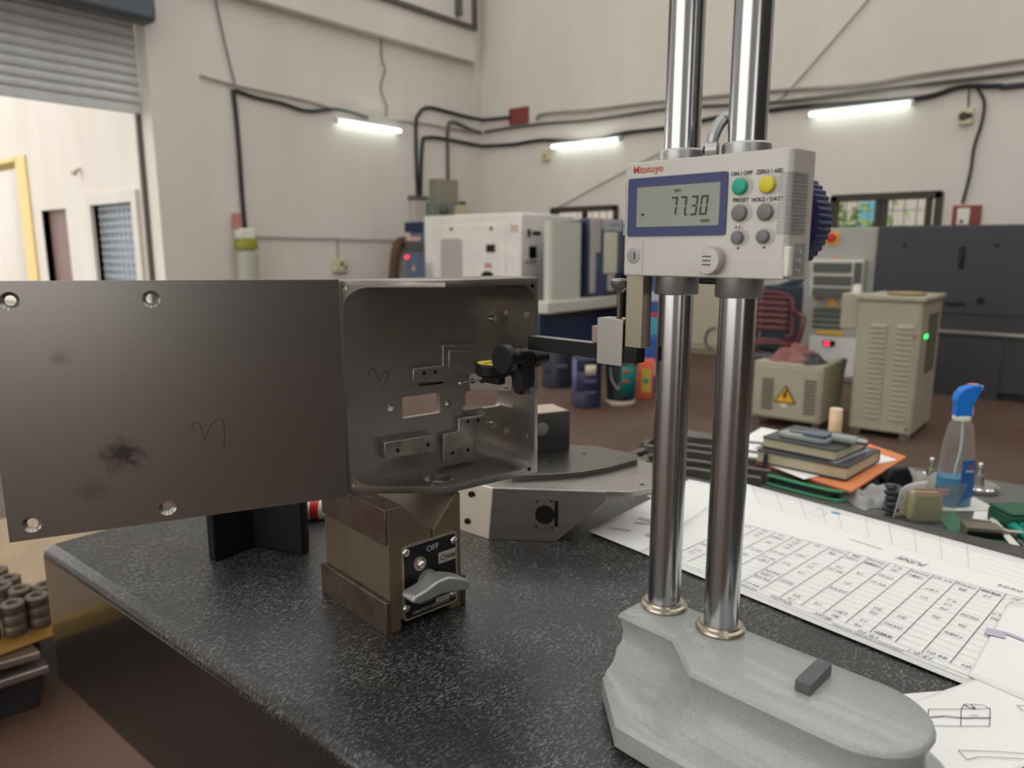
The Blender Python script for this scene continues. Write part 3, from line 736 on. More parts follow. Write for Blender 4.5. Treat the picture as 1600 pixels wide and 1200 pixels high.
zt_, zb_ = px_on(t, X, 1390, 505)[1], px_on(t, X, 1380, 655)[1]
NL = 19
lm_ = None
for k in range(NL):
    for (aa, bb) in ((l1, l0), (l3, l2)):
        if (k, aa) == (0, l1) or lm_ is None:
            lm_ = MB(); hh = (zt_ - zb_) / NL
            wdt = bb - aa
            lm_.loft([[(-.008, -wdt / 2, -hh * .3), (-.026, -wdt / 2 + .01, -hh * .28), (-.008, -wdt / 2, hh * .35)], [(-.008, wdt / 2, -hh * .3), (-.026, wdt / 2 - .01, -hh * .28), (-.008, wdt / 2, hh * .35)]])
            lm_ = lm_.build('louver', cream, t, smooth=False); ob_ = lm_
        else: ob_ = lm_.copy(); COL.objects.link(ob_)
        ob_.location = (0, (aa + bb) / 2, zt_ - (k + .5) * hh)
gz_ = at_y(1446, 526, y0).z - FZ; gx_ = at_y(1446, 526, y0).x - X
MB().box(gx_ - .03, gx_ + .05, y0 - oy - .006, y0 - oy, gz_ - .012, gz_ + .012).build('green_light', led_green, t)
MB().box(.22, .5, y0 - oy - .008, y0 - oy, H * .45, H - .12).build('side_panel', cream_d, t, bevel=.004)
for sx, sz in ((.01, H * .73), (.01, .08)): MB().cyl((sx, y0 - oy + .03, sz), (-.014, y0 - oy + .03, sz), .009, seg=8).build('screw', cream_d, t)
MB().lathe([(.001, 0), (.11, .0), (.12, .012), (.115, .02), (.1, .012), (.001, .01)], 24, Matrix.Translation((.2, (y0 + y1) / 2 - oy - .05, H))).build('tray', mat('tan_tray', (150, 128, 92), .6), t)
# junction box hung on its left edge, white cup on top
a = at_x(1316, 458, X + .05); b = at_x(1343, 515, X + .05)
t2 = thing('junction_box', 'small cream box fixed to the left of the louvred cabinet', 'electrical box', (X + .05, (a.y + b.y) / 2, b.z)); o2 = t2.location.y
MB().box(0, .2, b.y - o2 + .01, a.y - o2, 0, a.z - b.z).build('body', cream, t2, bevel=.008)
MB().box(-.008, 0, b.y - o2 + .015, a.y - o2 - .005, .005, a.z - b.z - .005).build('cover', cream, t2, bevel=.003)
c_ = at_x(1339, 459, X + .1)
t3 = thing('white_cup', 'small white cup standing on the louvred cabinet corner', 'cup', (X + .1, c_.y - .0, a.z))
MB().lathe([(.03, 0), (.028, .04), (.02, .06), (.018, .06), (.02, .01)], 16).build('cup_body', plastic_w, t3)

# cream transformer box with rags on top
bl = at_z(1173, 655, FZ + .03); X = bl.x
y1 = (bl.y + at_x(1179, 564, X).y) / 2; y0 = (at_x(1280, 668, X).y + at_x(1288, 573, X).y) / 2; zt = (at_x(1179, 563, X).z + at_x(1288, 573, X).z) / 2
t = thing('transformer_box', 'low cream box with a yellow warning triangle under the rags', 'electrical box', (X, (y0 + y1) / 2, FZ)); oy = t.location.y; H = zt - FZ
dp = .42
MB().box(0, dp, y0 - oy, y1 - oy, .06, H).build('body', cream, t, bevel=.01)
MB().box(-.01, 0, y0 - oy + .02, y1 - oy - .02, .075, H - .03).build('front_panel', cream, t, bevel=.004)
for sx in (.04, dp - .04):
    for sy in (y0 - oy + .04, y1 - oy - .04): MB().cyl((sx, sy, 0), (sx, sy, .06), .025, seg=12).build('foot', cream_d, t)
for (xa, xb, ya_, yb_) in ((1193, 1207, 588, 640), (1259, 1273, 592, 650)):
    l, tp = px_on(t, X, xa, ya_); r_, bt = px_on(t, X, xb, yb_)
    for k in range(10):
        z = bt + (tp - bt) * (k + .5) / 10; MB().box(-.018, -.01, r_, l, z - .006, z + .006).build('louver', cream_d, t)
l, z = px_on(t, X, 1228, 616); s_ = .078
MB().prism([(-s_, -s_ * .8), (s_, -s_ * .8), (0, s_ * .85)], 0, .004, frame((-.01, l, z), (0, -1, 0), (0, 0, 1))).build('warning_border', black_ox, t)
wt = MB().prism([(-s_ * .8, -s_ * .68), (s_ * .8, -s_ * .68), (0, s_ * .64)], 0, .003, frame((-.0145, l, z), (0, -1, 0), (0, 0, 1))).build('warning_triangle', yellow_p, t)
MB().prism([(.004, .042), (-.02, -.004), (-.002, -.004), (-.012, -.036), (.02, .008), (.003, .008), (.02, .042)], 0, .002, frame((-.0178, l, z - .008), (0, -1, 0), (0, 0, 1))).build('lightning_bolt', black_ox, wt)
l, z = px_on(t, X, 1225, 633); MB().box(-.014, -.01, l - .02, l + .02, z - .012, z + .012).build('sticker', plastic_w, t)
def rag(c, sx, sy, sz, m_, lab, seed):
    rnd = random.Random(seed); ph = [rnd.uniform(0, 6) for _ in range(6)]
    def f(u, v):
        r = v; a = u * 2 * math.pi
        rr = r * (1 + .18 * math.sin(3 * a + ph[0]) + .1 * math.sin(7 * a + ph[1]))
        z = (1 - r ** 2.2) * (.75 + .25 * math.sin(5 * a + ph[2]) * r + .22 * math.sin(9 * r + 2 * a + ph[3])) + .06 * math.sin(11 * a + ph[4]) * r * (1 - r)
        return (sx * rr * math.cos(a), sy * rr * math.sin(a), max(.004, sz * z))
    return tag(MB().grid(f, 40, 12).build('rag', m_, loc=c, angle=80), lab, 'rag')
def on_top(px, py, z): return at_z(px, py, z)
c_ = Vector((X + .17, at_x(1245, 560, X + .17).y, zt)); rag(c_, .15, .17, .13, rag_m, 'crumpled pinkish rag on the low cream box', 3)
c_ = Vector((X + .12, at_x(1268, 560, X + .12).y, zt)); rag(c_, .1, .11, .075, rag_d, 'crumpled dark rag beside the pinkish rag', 5)
c_ = Vector((X + .25, at_x(1198, 556, X + .25).y, zt)); rag(c_, .1, .12, .03, rag_d, 'flat dark cloth on the left end of the low cream box', 9)
# cables and clamp between the boxes
bx = at_z(1312, 690, FZ)
hp = [at_x(x, y, 5.85) for x, y in ((1318, 560), (1312, 590), (1310, 620), (1314, 640), (1312, 655))]; o = hp[0].copy()
tag(MB().tube([p_ - o for p_ in spline(hp)], .03, 8).build('chrome_hose', steel_light, loc=o), 'shiny hose between the two cream boxes', 'hose')

# maroon plastic chair
c_ = at_z(1196, 590, FZ); D = Vector((6.72, 2.47, FZ))
t = thing('plastic_chair', 'maroon plastic armchair behind the low cream box', 'chair', D, R(-62))
def slab(f, nm, th=.012): return MB().grid(f, 12, 12).build(nm, maroon, t, solid=th, angle=60)
slab(lambda u, v: (-.21 + .42 * u, -.2 + .42 * v, .42 + .015 * math.cos((u - .5) * 4) - .02), 'seat')
bk = MB()
for k in range(6):
    za, zb_ = .47 + .058 * k, .515 + .058 * k
    def yb(x, z): return .2 + .08 * (z - .44) / .34 + .035 * math.cos(x * 6)
    bk.grid(lambda u, v: (-.21 + .42 * u, yb(-.21 + .42 * u, za + (zb_ - za) * v), za + (zb_ - za) * v + .012 * math.cos((u - .5) * 3)), 8, 1)
q = bk.build('back_slats', maroon, t, solid=.014)
if 0: bk.build('x', maroon)
#bk.build('back_slats', maroon, t)
MB().tube(spline([(-.23, .21, .42), (-.24, .25, .66), (-.2, .3, .8), (0, .32, .84), (.2, .3, .8), (.24, .25, .66), (.23, .21, .42)]), .02, 8).build('back_rim', maroon, t)
for s_ in (-1, 1):
    MB().tube(spline([(s_ * .24, .25, .66), (s_ * .27, .1, .65), (s_ * .27, -.12, .63), (s_ * .25, -.2, .56), (s_ * .22, -.2, .42)]), .022, 8).build('armrest', maroon, t)
    MB().cyl((s_ * .19, -.18, .42), (s_ * .22, -.21, 0), .03, .022, 10).build('leg', maroon, t)
    MB().cyl((s_ * .2, .2, .44), (s_ * .23, .25, 0), .03, .022, 10).build('leg', maroon, t)

# drums, buckets and bins on the floor
c_ = at_z(916, 634, FZ)
t = thing('oil_drum', 'navy plastic drum with a pale label on the floor', 'drum', c_, R(-20)); hh = .41
MB().lathe([(.11, 0), (.118, .01), (.118, hh * .3), (.114, hh * .32), (.118, hh * .34), (.118, hh * .7), (.114, hh * .72), (.118, hh * .74), (.118, hh - .02), (.1, hh), (.03, hh), (.03, hh + .02)], 28).build('drum_body', drum_m, t)
def arc_label(parent, r, a0, a1, z0, z1, m_, nm):
    def f(u, v):
        a = a0 + (a1 - a0) * u; return (r * math.cos(a), r * math.sin(a), z0 + (z1 - z0) * v)
    return MB().grid(f, 12, 1).build(nm, m_, parent, solid=.002)
va = math.atan2(-c_.y, -c_.x) + R(20)            # direction to the viewer in the drum's own frame
arc_label(t, .12, va - .1, va + .65, .27, .35, mat('label_cream', (206, 194, 166), .6), 'label')
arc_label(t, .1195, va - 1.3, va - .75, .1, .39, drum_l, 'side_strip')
for z in (.11, .2): arc_label(t, .1195, va - .15, va + .75, z, z + .03, mat('label_slate', (72, 76, 96), .6), 'printed_band')
c_ = at_z(871, 603, FZ)
t = thing('dark_drum', 'dark drum behind the navy drum, partly under the black arm', 'drum', c_); va2 = math.atan2(-c_.y, -c_.x)
MB().lathe([(.13, 0), (.14, .01), (.14, .4), (.12, .43), (.03, .43)], 24).build('drum_body', mat('drum_dark', (30, 34, 44), .45), t)
arc_label(t, .1415, va2 - .05, va2 + .7, .33, .36, mat('label_grey', (140, 140, 136), .6), 'label'); arc_label(t, .1415, va2 - .05, va2 + .7, .18, .22, mat('label_slate', (72, 76, 96)), 'printed_band')
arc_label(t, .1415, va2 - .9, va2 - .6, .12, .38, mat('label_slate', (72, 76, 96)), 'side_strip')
c_ = at_z(969, 631, FZ)
t = thing('paint_bucket', 'black bucket with a teal label and wire handle', 'bucket', c_); va = math.atan2(-c_.y, -c_.x); hh = .37
MB().lathe([(.112, .035), (.112, .06), (.13, hh - .03), (.135, hh - .03), (.135, hh), (.12, hh), (.118, hh - .02), (.1, .06)], 28).build('bucket_body', bucket_m, t)
MB().lathe([(.108, 0), (.118, .012), (.12, .035), (.113, .04)], 28).build('bucket_foot', mat('foot_cream', (206, 190, 170), .5), t)
def f_(u, v):
    a = va + .0 + 1.25 * u; z = .085 + .25 * v; r = .116 + .018 * (z / hh); return (r * math.cos(a), r * math.sin(a), z)
MB().grid(f_, 12, 2).build('label', teal_lab, t, solid=.002)
for zz in (.2, .28): arc_label(t, .1335, va + .1, va + .5, zz, zz + .018, red_print, 'red_line')
wv = [(.136 * math.cos(va - .7), .136 * math.sin(va - .7), hh - .05), (.16 * math.cos(va - .45), .16 * math.sin(va - .45), .22), (.16 * math.cos(va - .1), .16 * math.sin(va - .1), .15), (.16 * math.cos(va - .05), .16 * math.sin(va - .05), .2)]
MB().tube(spline(wv), .005, 6).build('wire_handle', steel_light, t)
c_ = at_z(1007, 622, FZ); rz_ = math.atan2(-c_.y, -c_.x) + math.pi / 2
t = thing('orange_packet', 'orange and yellow packet standing beside the black bucket', 'packet', c_, rz_)
MB().loft([[(-.065, -.05, 0), (.065, -.05, 0), (.065, .05, 0), (-.065, .05, 0)], [(-.07, -.055, .16), (.07, -.055, .16), (.07, .055, .16), (-.07, .055, .16)], [(-.062, -.03, .3), (.075, -.03, .31), (.075, .02, .31), (-.062, .02, .3)], [(-.06, -.01, .34), (.078, -.01, .34), (.078, .01, .34), (-.06, .01, .34)]]).build('pouch', orange_pk, t, bevel=.01)
MB().box(-.03, .05, -.058, -.052, .06, .26).build('front_label', yellow_pk, t, bevel=.004); MB().sphere((.01, -.056, .16), .03, 12, (1, .2, 1)).build('label_emblem', green_edge, t)
# stacked blue bins behind the left column
c_ = at_z(1024, 612, FZ)
base = c_ + Vector((.1, .06, 0)); rzb = R(10)
zlev = 0
for i, (h_, m_, lab) in enumerate(((.5, blue_bin, 'blue bin at the bottom of the pile behind the left column'), (.16, mat('bin_cyan', (70, 150, 170), .5), 'pale cyan box in the pile, under the pink lid'), (.04, mat('lid_pink', (206, 76, 104), .5), 'pink lid lying on the pale cyan box'), (.34, blue_bin, 'blue bin on top of the pink lid'))):
    t = thing(('storage_bin', 'storage_box', 'pink_lid', 'storage_bin')[i], lab, ('bin', 'box', 'lid', 'bin')[i], base + Vector((0, 0, zlev)), rzb + .05 * i)
    s_ = .16
    MB().loft([[(-s_ * .9, -s_ * .9, 0), (s_ * .9, -s_ * .9, 0), (s_ * .9, s_ * .9, 0), (-s_ * .9, s_ * .9, 0)], [(-s_, -s_, h_), (s_, -s_, h_), (s_, s_, h_), (-s_, s_, h_)]]).build('body', m_, t, bevel=.01)
    if i in (0, 3):
        MB().box(-s_ - .012, s_ + .012, -s_ - .012, s_ + .012, h_ - .05, h_ - .001).build('rim', m_, t, bevel=.006)
        MB().box(-s_ - .006, -s_ * .9, -.07, .07, h_ * .3, h_ * .55).build('label', mat('bin_label', (176, 170, 186), .6), t)
    zlev += h_
rag(base + Vector((0, 0, zlev)), .14, .14, .1, mat('rag_tan', (156, 142, 128), .9, var=.4, vscale=14), 'tan rag heaped on the top blue bin', 21)
c_ = at_z(1540, 742, FZ)

# ================================================================== rack with rings, left of the granite
SZ = -.70
ra = at_z(0, 991, SZ); rb = at_z(70, 966, SZ)
dirx = (rb - ra); dirx.z = 0; ang = math.atan2(dirx.y, dirx.x)
t = thing('stock_rack', 'low timber pallet with a yellow front board left of the granite plate', 'pallet', (rb.x, rb.y, FZ), ang)
sh_ = SZ - FZ
MB().box(-1.3, .5, -.02, .02, sh_ - .05, sh_).build('front_board', wood_y, t, bevel=.004)
MB().box(-1.3, .5, .02, .95, sh_ - .05, sh_ - .008).build('deck', wood_y, t)
MB().grid(lambda u, v: (-1.3 + 1.8 * u, .02 + .95 * v, sh_ - .004 + .004 * math.sin(9 * u + 5 * v) * v), 24, 16).build('kraft_sheet', kraft, t, solid=.003)
for sx in (-1.25, .38):
    for sy in (.40, .86): MB().box(sx, sx + .08, sy, sy + .08, 0, sh_ - .05).build('block', blk_box, t)
rot = Matrix.Rotation(ang, 4, 'Z')
def rk(x, y, z): return Vector((rb.x, rb.y, FZ)) + rot @ Vector((x, y, z))
RR, RH = .0282, .088
spots = [(19, 941, 'front ring blank at the left on the yellow board'), (57, 929, 'front ring blank touching the granite plate edge'), (31, 918, 'ring blank in the second row between the two front ones'), (1, 914, 'ring blank in the second row at the photo edge'),
         (14, 901, 'ring blank in the third row of the pallet'), (-6, 889, 'bright ring blank standing last on the pallet'), (-24, 950, 'ring blank at the outer end of the front row'), (70, 912, 'ring blank half hidden by the granite plate')]
ring0 = None
for i, (x, y, lab) in enumerate(spots):
    p = at_z(x, y, SZ + RH); p.z = SZ + .0002
    if ring0 is None:
        ring0 = thing('steel_ring_blank', lab, 'ring blank', p, ang, 'turned steel rings on the pallet')
        MB().lathe([(.014, 0), (RR - .002, 0), (RR, .003), (RR, .026), (RR - .002, .029), (RR, .032), (RR, .056), (RR - .002, .059), (RR, .062), (RR, RH - .004), (RR - .003, RH), (.015, RH), (.013, RH - .006)], 24).build('ring_body', ring_m, ring0)
        MB().cyl((0, 0, RH - .006), (0, 0, RH - .0055), .0138, seg=18).build('bore', hole_black, ring0)
    else: dup(ring0, p, ang + i, lab)
pm = mat('plate_steel', (168, 160, 156), .32, .85, var=.5, vscale=7, var_col=(126, 104, 94))
for z, pix, lab in ((-.772, [(-160, 1083), (63, 1018), (48, 1004), (-160, 1060)], 'upper steel plate under the yellow board'), (-.815, [(-160, 1118), (76, 1040), (60, 1020), (-160, 1085)], 'lower steel plate jutting out under the yellow board')):
    P = [at_z(x, y, z + .02) for x, y in pix]; o0 = P[0].copy()
    o = MB().prism([((p - o0).x, (p - o0).y) for p in P], 0, .02).build('steel_plate', pm, loc=(o0.x, o0.y, z), bevel=.003); tag(o, lab, 'plate')
P = [at_z(x, y, FZ) for x, y in ((-200, 1190), (63, 1104), (70, 1062), (-200, 1110))]; o0 = P[0].copy()
o = MB().prism([((p - o0).x, (p - o0).y) for p in P], 0, .132).build('dark_box', blk_box, loc=(o0.x, o0.y, FZ), bevel=.006); tag(o, 'dark box on the floor under the steel plates', 'box')

# ================================================================== granite plate, stand and bench
t = thing('granite_plate', 'black speckled granite surface plate on its stand', 'surface plate', (.235, .807, FZ))
MB().box(0, .63, -1.25, 0, .80, .95).build('slab', granite, t, bevel=.011, bseg=3)
for sx in (.08, .5):
    for sy in (-1.1, -.15): MB().box(sx, sx + .06, sy - .03, sy + .03, 0, .80).build('stand_leg', blk_box, t)
MB().box(.06, .58, -1.15, -.1, .7, .74).build('stand_frame', blk_box, t)
BZ = -.12
t = thing('work_bench', 'grey steel bench behind the granite plate', 'bench', (.9, 0, FZ))
MB().box(0, .64, -1.0, .74, BZ - FZ - .04, BZ - FZ).build('bench_top', bench_m, t, bevel=.003)
for sx in (.04, .56):
    for sy in (-.9, .64): MB().box(sx, sx + .05, sy, sy + .05, 0, BZ - FZ - .04).build('leg', blk_box, t)

# ================================================================== magnetic V-block
VB = at_z(611, 991, 0); VA = R(-8)
t = thing('magnetic_v_block', 'bronze magnetic V-block with a black nameplate and switch lever', 'v-block', VB, VA)
Wd, Dp, Ht = .069, .098, .1
fr_ = [(0, 0), (.01, 0), (.01, .008), (.02, .011), (.022, .006), (.029, .004), (.033, .012), (.036, .012), (.040, .004), (.048, .006), (.05, .012), (.057, .012), (.057, 0), (Wd, 0), (Wd, Ht - .002), (.064, Ht - .002), (.0415, .073), (.0415, .067), (.0395, .067), (.0395, .073), (.014, Ht), (0, Ht)]
MXZ = frame((0, 0, 0), (1, 0, 0), (0, 0, 1))           # (a, b, c) -> x = a, z = b, y = -c
MB().prism(fr_, 0, -Dp, MXZ).build('block', vb_paint, t, bevel=.0008)
MB().box(-.0045, -.0002, -.001, Dp + .002, .0, .027).build('base_flange', vb_stain, t, bevel=.0008)
MB().box(Wd + .0002, Wd + .004, -.001, Dp + .002, 0, .027).build('base_flange', vb_stain, t, bevel=.0008)
MB().box(-.0022, -.0002, 0, Dp, .072, Ht).build('jaw_strip', vb_stain, t, bevel=.0006)
MB().box(0.0002, .0135, .0004, Dp, Ht - .0002, Ht + .0003).build('jaw_top', vb_stain, t)
def vb(x, y):
    n_ = Vector((math.sin(VA), -math.cos(VA), 0)); p = at_plane(x, y, VB, n_); e_ = Vector((math.cos(VA), math.sin(VA), 0)); return (p - VB).dot(e_), p.z
tl = vb(626, 855); br = vb(714, 938)
x0, x1, z0, z1 = tl[0], br[0], br[1], tl[1]
np_ = MB().prism(rrect(x0, x1, z0, z1, .004), 0, .0012, MXZ).build('nameplate', plate_rim, t)
MB().prism(rrect(x0 + .0019, x1 - .0019, z0 + .0019, z1 - .0019, .003), .0012, .0015, MXZ).build('plate_field', plate_black, np_)
def vtext(body, px, py, size, xs=1., m_=plate_text, dz=.0017, shear=0.):
    a_, b_ = vb(px, py); text('lettering', body, size, m_, np_, MXZ @ Matrix.Translation((a_, b_, dz)), xs=xs, bold=size * .02, shear=shear)
vtext('OFF', 674, 854.5, .0068); vtext('MAGNETIC', 655, 924, .0052, .9); vtext('CAT NO', 655, 931, .0046, .95); vtext('SR. NO', 664, 938, .0036); vtext('ASMATECH ASSOCIATES', 672, 946, .0036, .92)
for px, py in ((633, 863), (707.5, 843), (634, 950), (706.5, 926)):
    a_, b_ = vb(px, py); MB().sphere((a_, -.0015, b_), .0033, 12, (1, .6, 1)).build('rivet', steel_bright, np_)
a_, b_ = vb(653, 879); MB().cyl((a_, -.0015, b_), (a_, -.0035, b_), .0055, seg=20).build('indicator_ring', plate_rim, np_); MB().sphere((a_, -.004, b_), .0036, 12).build('indicator_pin', steel_bright, np_)
a_, b_ = vb(696.5, 867); MB().box(a_ - .0085, a_ + .0085, -.0022, -.0015, b_ - .0045, b_ + .0045).build('name_tag', mat('tag_silver', (150, 146, 138), .5), np_)
vtext('Crystal', 696.5, 867, .0066, .82, plate_black, .0024, .35)
a_, b_ = vb(690, 933); MB().box(a_ - .007, a_ + .007, -.0022, -.0015, b_ - .002, b_ + .002).build('serial_tag', mat('tag_silver', (150, 146, 138)), np_)
# lever: an arched cast bar turned out from the plate
a_, b_ = (x0 + x1) / 2 - .004, vb(680, 900)[1]
MB().cyl((a_, -.001, b_), (a_, -.012, b_), .009, seg=20).build('lever_hub', alu_cast, t)
lev = [(-.033, -.0045), (-.026, -.0075), (-.012, -.006), (.0, -.0045), (.014, -.006), (.026, -.0075), (.032, -.004), (.03, .001), (.018, .006), (.006, .0095), (-.006, .0085), (-.02, .003), (-.031, .0005)]
cs, sn = math.cos(R(-4)), math.sin(R(-4))
MB().prism([(a_ + .86 * (p[0] * cs - p[1] * sn), b_ + .9 * (p[0] * sn + p[1] * cs)) for p in lev], .007, .023, MXZ).build('lever', alu_cast, t, bevel=.0016, bseg=2)

# ================================================================== machined workpiece (housing with its long side plate)
K = at_z(701, 771, .1); BA = R(-13)
E_ = Vector((math.cos(BA), math.sin(BA), 0)); N_ = Vector((-E_.y, E_.x, 0))
ZB, ZT = .1, .2675
t = thing('machined_bracket', 'dark machined steel housing with a long flat side plate', 'workpiece', K, BA)
hgt = ZT - ZB
def bpix(x, y, n=.048):
    p = at_plane(x, y, K + N_ * n, N_); return (p - K).dot(E_), p.z - ZB
def epix(x, y, e=.0871):
    p = at_plane(x, y, K + E_ * e, E_); return (p - K).dot(N_), p.z - ZB
hs = MB().prism([(0, 0), (.0911, 0), (.0911, .054), (-.0655, .054), (-.0655, .0498), (-.0637, .0478)], 0, hgt).build('housing', steel_dark, bevel=.0006)
freeze(hs)
cs_ = []
MNZ = frame((0, 0, 0), (1, 0, 0), (0, 0, 1))            # prism depth c -> y = -c
cs_.append(MB().prism(rrect(-.0618, .0871, .006, hgt - .0055, .016, 8), .2, -.048, MNZ).build('c', steel_dark))
def wbox(px, r=.0012, n0=.03, n1=.07):
    a_ = bpix(px[0], px[1]); b_ = bpix(px[2], px[3]); return MB().prism(rrect(a_[0], b_[0], b_[1], a_[1], r), -n0, -n1, MNZ).build('c', steel_dark)
cs_.append(wbox((628.5, 621, 688, 645)))
cs_.append(wbox((727, 612, 783, 634), .003))
cs_.append(wbox((653, 589.5, 694, 599), .003, .03, .0525)); cs_.append(wbox((721, 635, 757.5, 648), .003, .03, .0525))
for px, py, rr in ((610, 637, .0029), (700.5, 630, .0024)):
    a_, b_ = bpix(px, py); cs_.append(MB().cyl((a_, .03, b_), (a_, .07, b_), rr, seg=16).build('c', steel_dark))
a_, b_ = bpix(700.5, 630); cs_.append(MB().cyl((a_, .0479, b_), (a_, .0515, b_), .0036, .0024, seg=20).build('c', steel_dark))
for px, py in ((792, 490), (824, 493), (791, 674), (821, 683)):
    n_, b_ = epix(px, py); cs_.append(MB().cyl((.08, n_, b_), (.1, n_, b_), .0022, seg=14).build('c', steel_dark))
fh = at_z(682.5, 747, .106); cs_.append(MB().cyl(((fh - K).dot(E_), (fh - K).dot(N_), -.01), ((fh - K).dot(E_), (fh - K).dot(N_), .01), .0112, seg=28).build('c', steel_dark))
for px, py in ((832, 447), (827, 733)):
    a_, b_ = bpix(px, py, 0); cs_.append(MB().cyl((a_, -.01, b_), (a_, .02, b_), .0018, seg=12).build('c', steel_dark))
for zz in (.0062, hgt - .006):                          # screw holes in the two left tabs (on the slanted rim)
    d_ = Vector((.0478, .0637, 0)).normalized(); c_ = Vector((-.0605, .0454, zz)); cs_.append(MB().cyl(c_ - d_ * .01, c_ + d_ * .02, .002, seg=12).build('c', steel_dark))
cut(hs, cs_)
hs.parent = t
bm_ = hs.modifiers.new('bevel', 'BEVEL'); bm_.width = .0004; bm_.segments = 1; bm_.limit_method = 'ANGLE'; bm_.angle_limit = R(50)
# raised pads on the back wall
def pad(polys, th, nm='raised_pad', holes=()):
    o = MB()
    for poly in polys:
        pts = [bpix(*p) for p in poly]; o.prism(pts, -.048, -.048 + th, MNZ)
    o = o.build(nm, steel_pad, t, bevel=.0006)
    for h_ in holes:
        a_, b_ = bpix(*h_); MB().cyl((a_, .048 - th - .0003, b_), (a_, .048 - th + .001, b_), .00165, seg=12).build('tapped_hole', hole_black, o)
    return o
pad([[(687, 538), (737, 537), (737, 582), (707, 588), (707, 594), (641, 597), (641, 575), (687, 570)]], .005, holes=((703, 549), (727, 548), (658, 582), (675, 580)))
pad([[(695, 546), (729, 546), (729, 574), (695, 578)]], .0065)
pad([[(712, 653), (754, 648), (753, 666), (739, 669), (739, 712), (688, 719), (688, 677), (712, 672)]], .005, holes=((726, 657), (742, 655), (702, 706), (726, 701)))
pad([[(593, 688), (671, 676), (671, 702), (593, 713)]], .009, holes=((613, 700), (660, 691)))
for px, py in ((769.5, 498), (768.5, 663)):
    a_, b_ = bpix(px, py); MB().cyl((a_, .048, b_), (a_, .0445, b_), .0036, .0028, seg=18).build('boss', steel_bright, t)
for px, py in ((792, 490), (824, 493), (791, 674), (821, 683)):
    n_, b_ = epix(px, py); MB().lathe([(.0021, 0), (.0032, 0), (.0032, .0006), (.0024, .0007)], 16, frame((.0871, n_, b_), (0, 1, 0), (0, 0, 1)) @ Matrix.Rotation(math.pi, 4, 'X')).build('hole_chamfer', steel_bright, t)
for px, py in ((651, 746), (707, 748), (676, 757), (694, 760)):
    p_ = at_z(px, py, .1062); MB().cyl(((p_ - K).dot(E_), (p_ - K).dot(N_), .0058), ((p_ - K).dot(E_), (p_ - K).dot(N_), .0064), .0012, seg=10).build('tapped_hole', steel_bright, t)
# hinge lug with three holes, standing out of the back wall
a_ = bpix(733, 597); L0 = Vector((a_[0], .0476, a_[1])); p_ = at_plane(800, 601, K + N_ * .026, N_); L1 = Vector(((p_ - K).dot(E_), .026, L0.z))
lx_ = (L1 - L0).normalized(); ML = frame(L0, lx_, (0, 0, 1)); ll = (L1 - L0).length
lug = MB().prism([(0, -.0072), (ll * .94, -.0082), (ll, -.006), (ll, .004), (ll * .9, .0078), (0, .0078)], -.003, 0, ML).build('hinge_lug', steel_light, t, bevel=.0005)
for u in (.08, .3, .58): MB().cyl(ML @ Vector((ll * u, .001, -.001)), ML @ Vector((ll * u, .001, .0004)), .0022, seg=14).build('lug_hole', hole_black, lug)
for u in (.85, .9): MB().cyl(ML @ Vector((ll * u, -.0055, -.001)), ML @ Vector((ll * u, -.0055, .0004)), .0007, seg=8).build('lug_hole', hole_black, lug)
# long side plate: its own frame
PA = at_z(15, 848, ZB); PB = at_z(541, 776, ZB); pd = (PB - PA); plen = pd.length; pang = math.atan2(pd.y, pd.x)
rel = Matrix.Rotation(-BA, 3, 'Z') @ (PA - K)
pn = Vector((math.sin(pang), -math.cos(pang), 0))
def ppix(x, y):
    p = at_plane(x, y, PA, pn); return (p - PA).dot(pd.normalized()), p.z - ZB
sp = MB()
sp.prism([(0, 0), (plen + .0012, 0), (plen + .0012, .1681), (.011 - .011, .1708)], 0, -.004, MNZ)
sp = sp.build('side_plate', steel_plate); freeze(sp)
cc = []; HL = [ppix(15, 470), ppix(236, 467), ppix(50, 819), ppix(262, 793)]
for a_, b_ in HL:
    cc.append(MB().cyl((a_, -.01, b_), (a_, .02, b_), .0033, seg=20).build('c', steel_dark)); cc.append(MB().cyl((a_, -.0001, b_), (a_, .0022, b_), .0056, .0033, seg=24).build('c', steel_dark))
cut(sp, cc)
sp.parent = t; sp.location = rel; sp.rotation_euler = (0, 0, pang - BA)
for a_, b_ in HL:
    o = MB().lathe([(.0033, .0024), (.0057, 0)], 24, frame((a_, -.0001, b_), (1, 0, 0), (0, 0, -1)) )
    bmesh.ops.delete(o.bm, geom=[f for f in o.bm.faces if len(f.verts) > 4], context='FACES')
    o.build('countersink', steel_bright, sp)
def marks(pts, r, par, fn, y):
    P = spline([(fn(*p)[0], y, fn(*p)[1]) for p in pts]); MB().tube(P, r, 5).build('pen_mark', ink, par)
marks([(300, 673), (302, 663), (309, 660), (316, 672), (320, 687), (326, 672), (334, 659), (343, 655), (350, 663), (350, 706)], .00028, sp, ppix, 0.0)
marks([(577, 590), (577, 580), (583, 575), (588, 582), (592, 596), (598, 584), (604, 580), (607, 584), (602, 597), (596, 607)], .00028, t, bpix, .048)

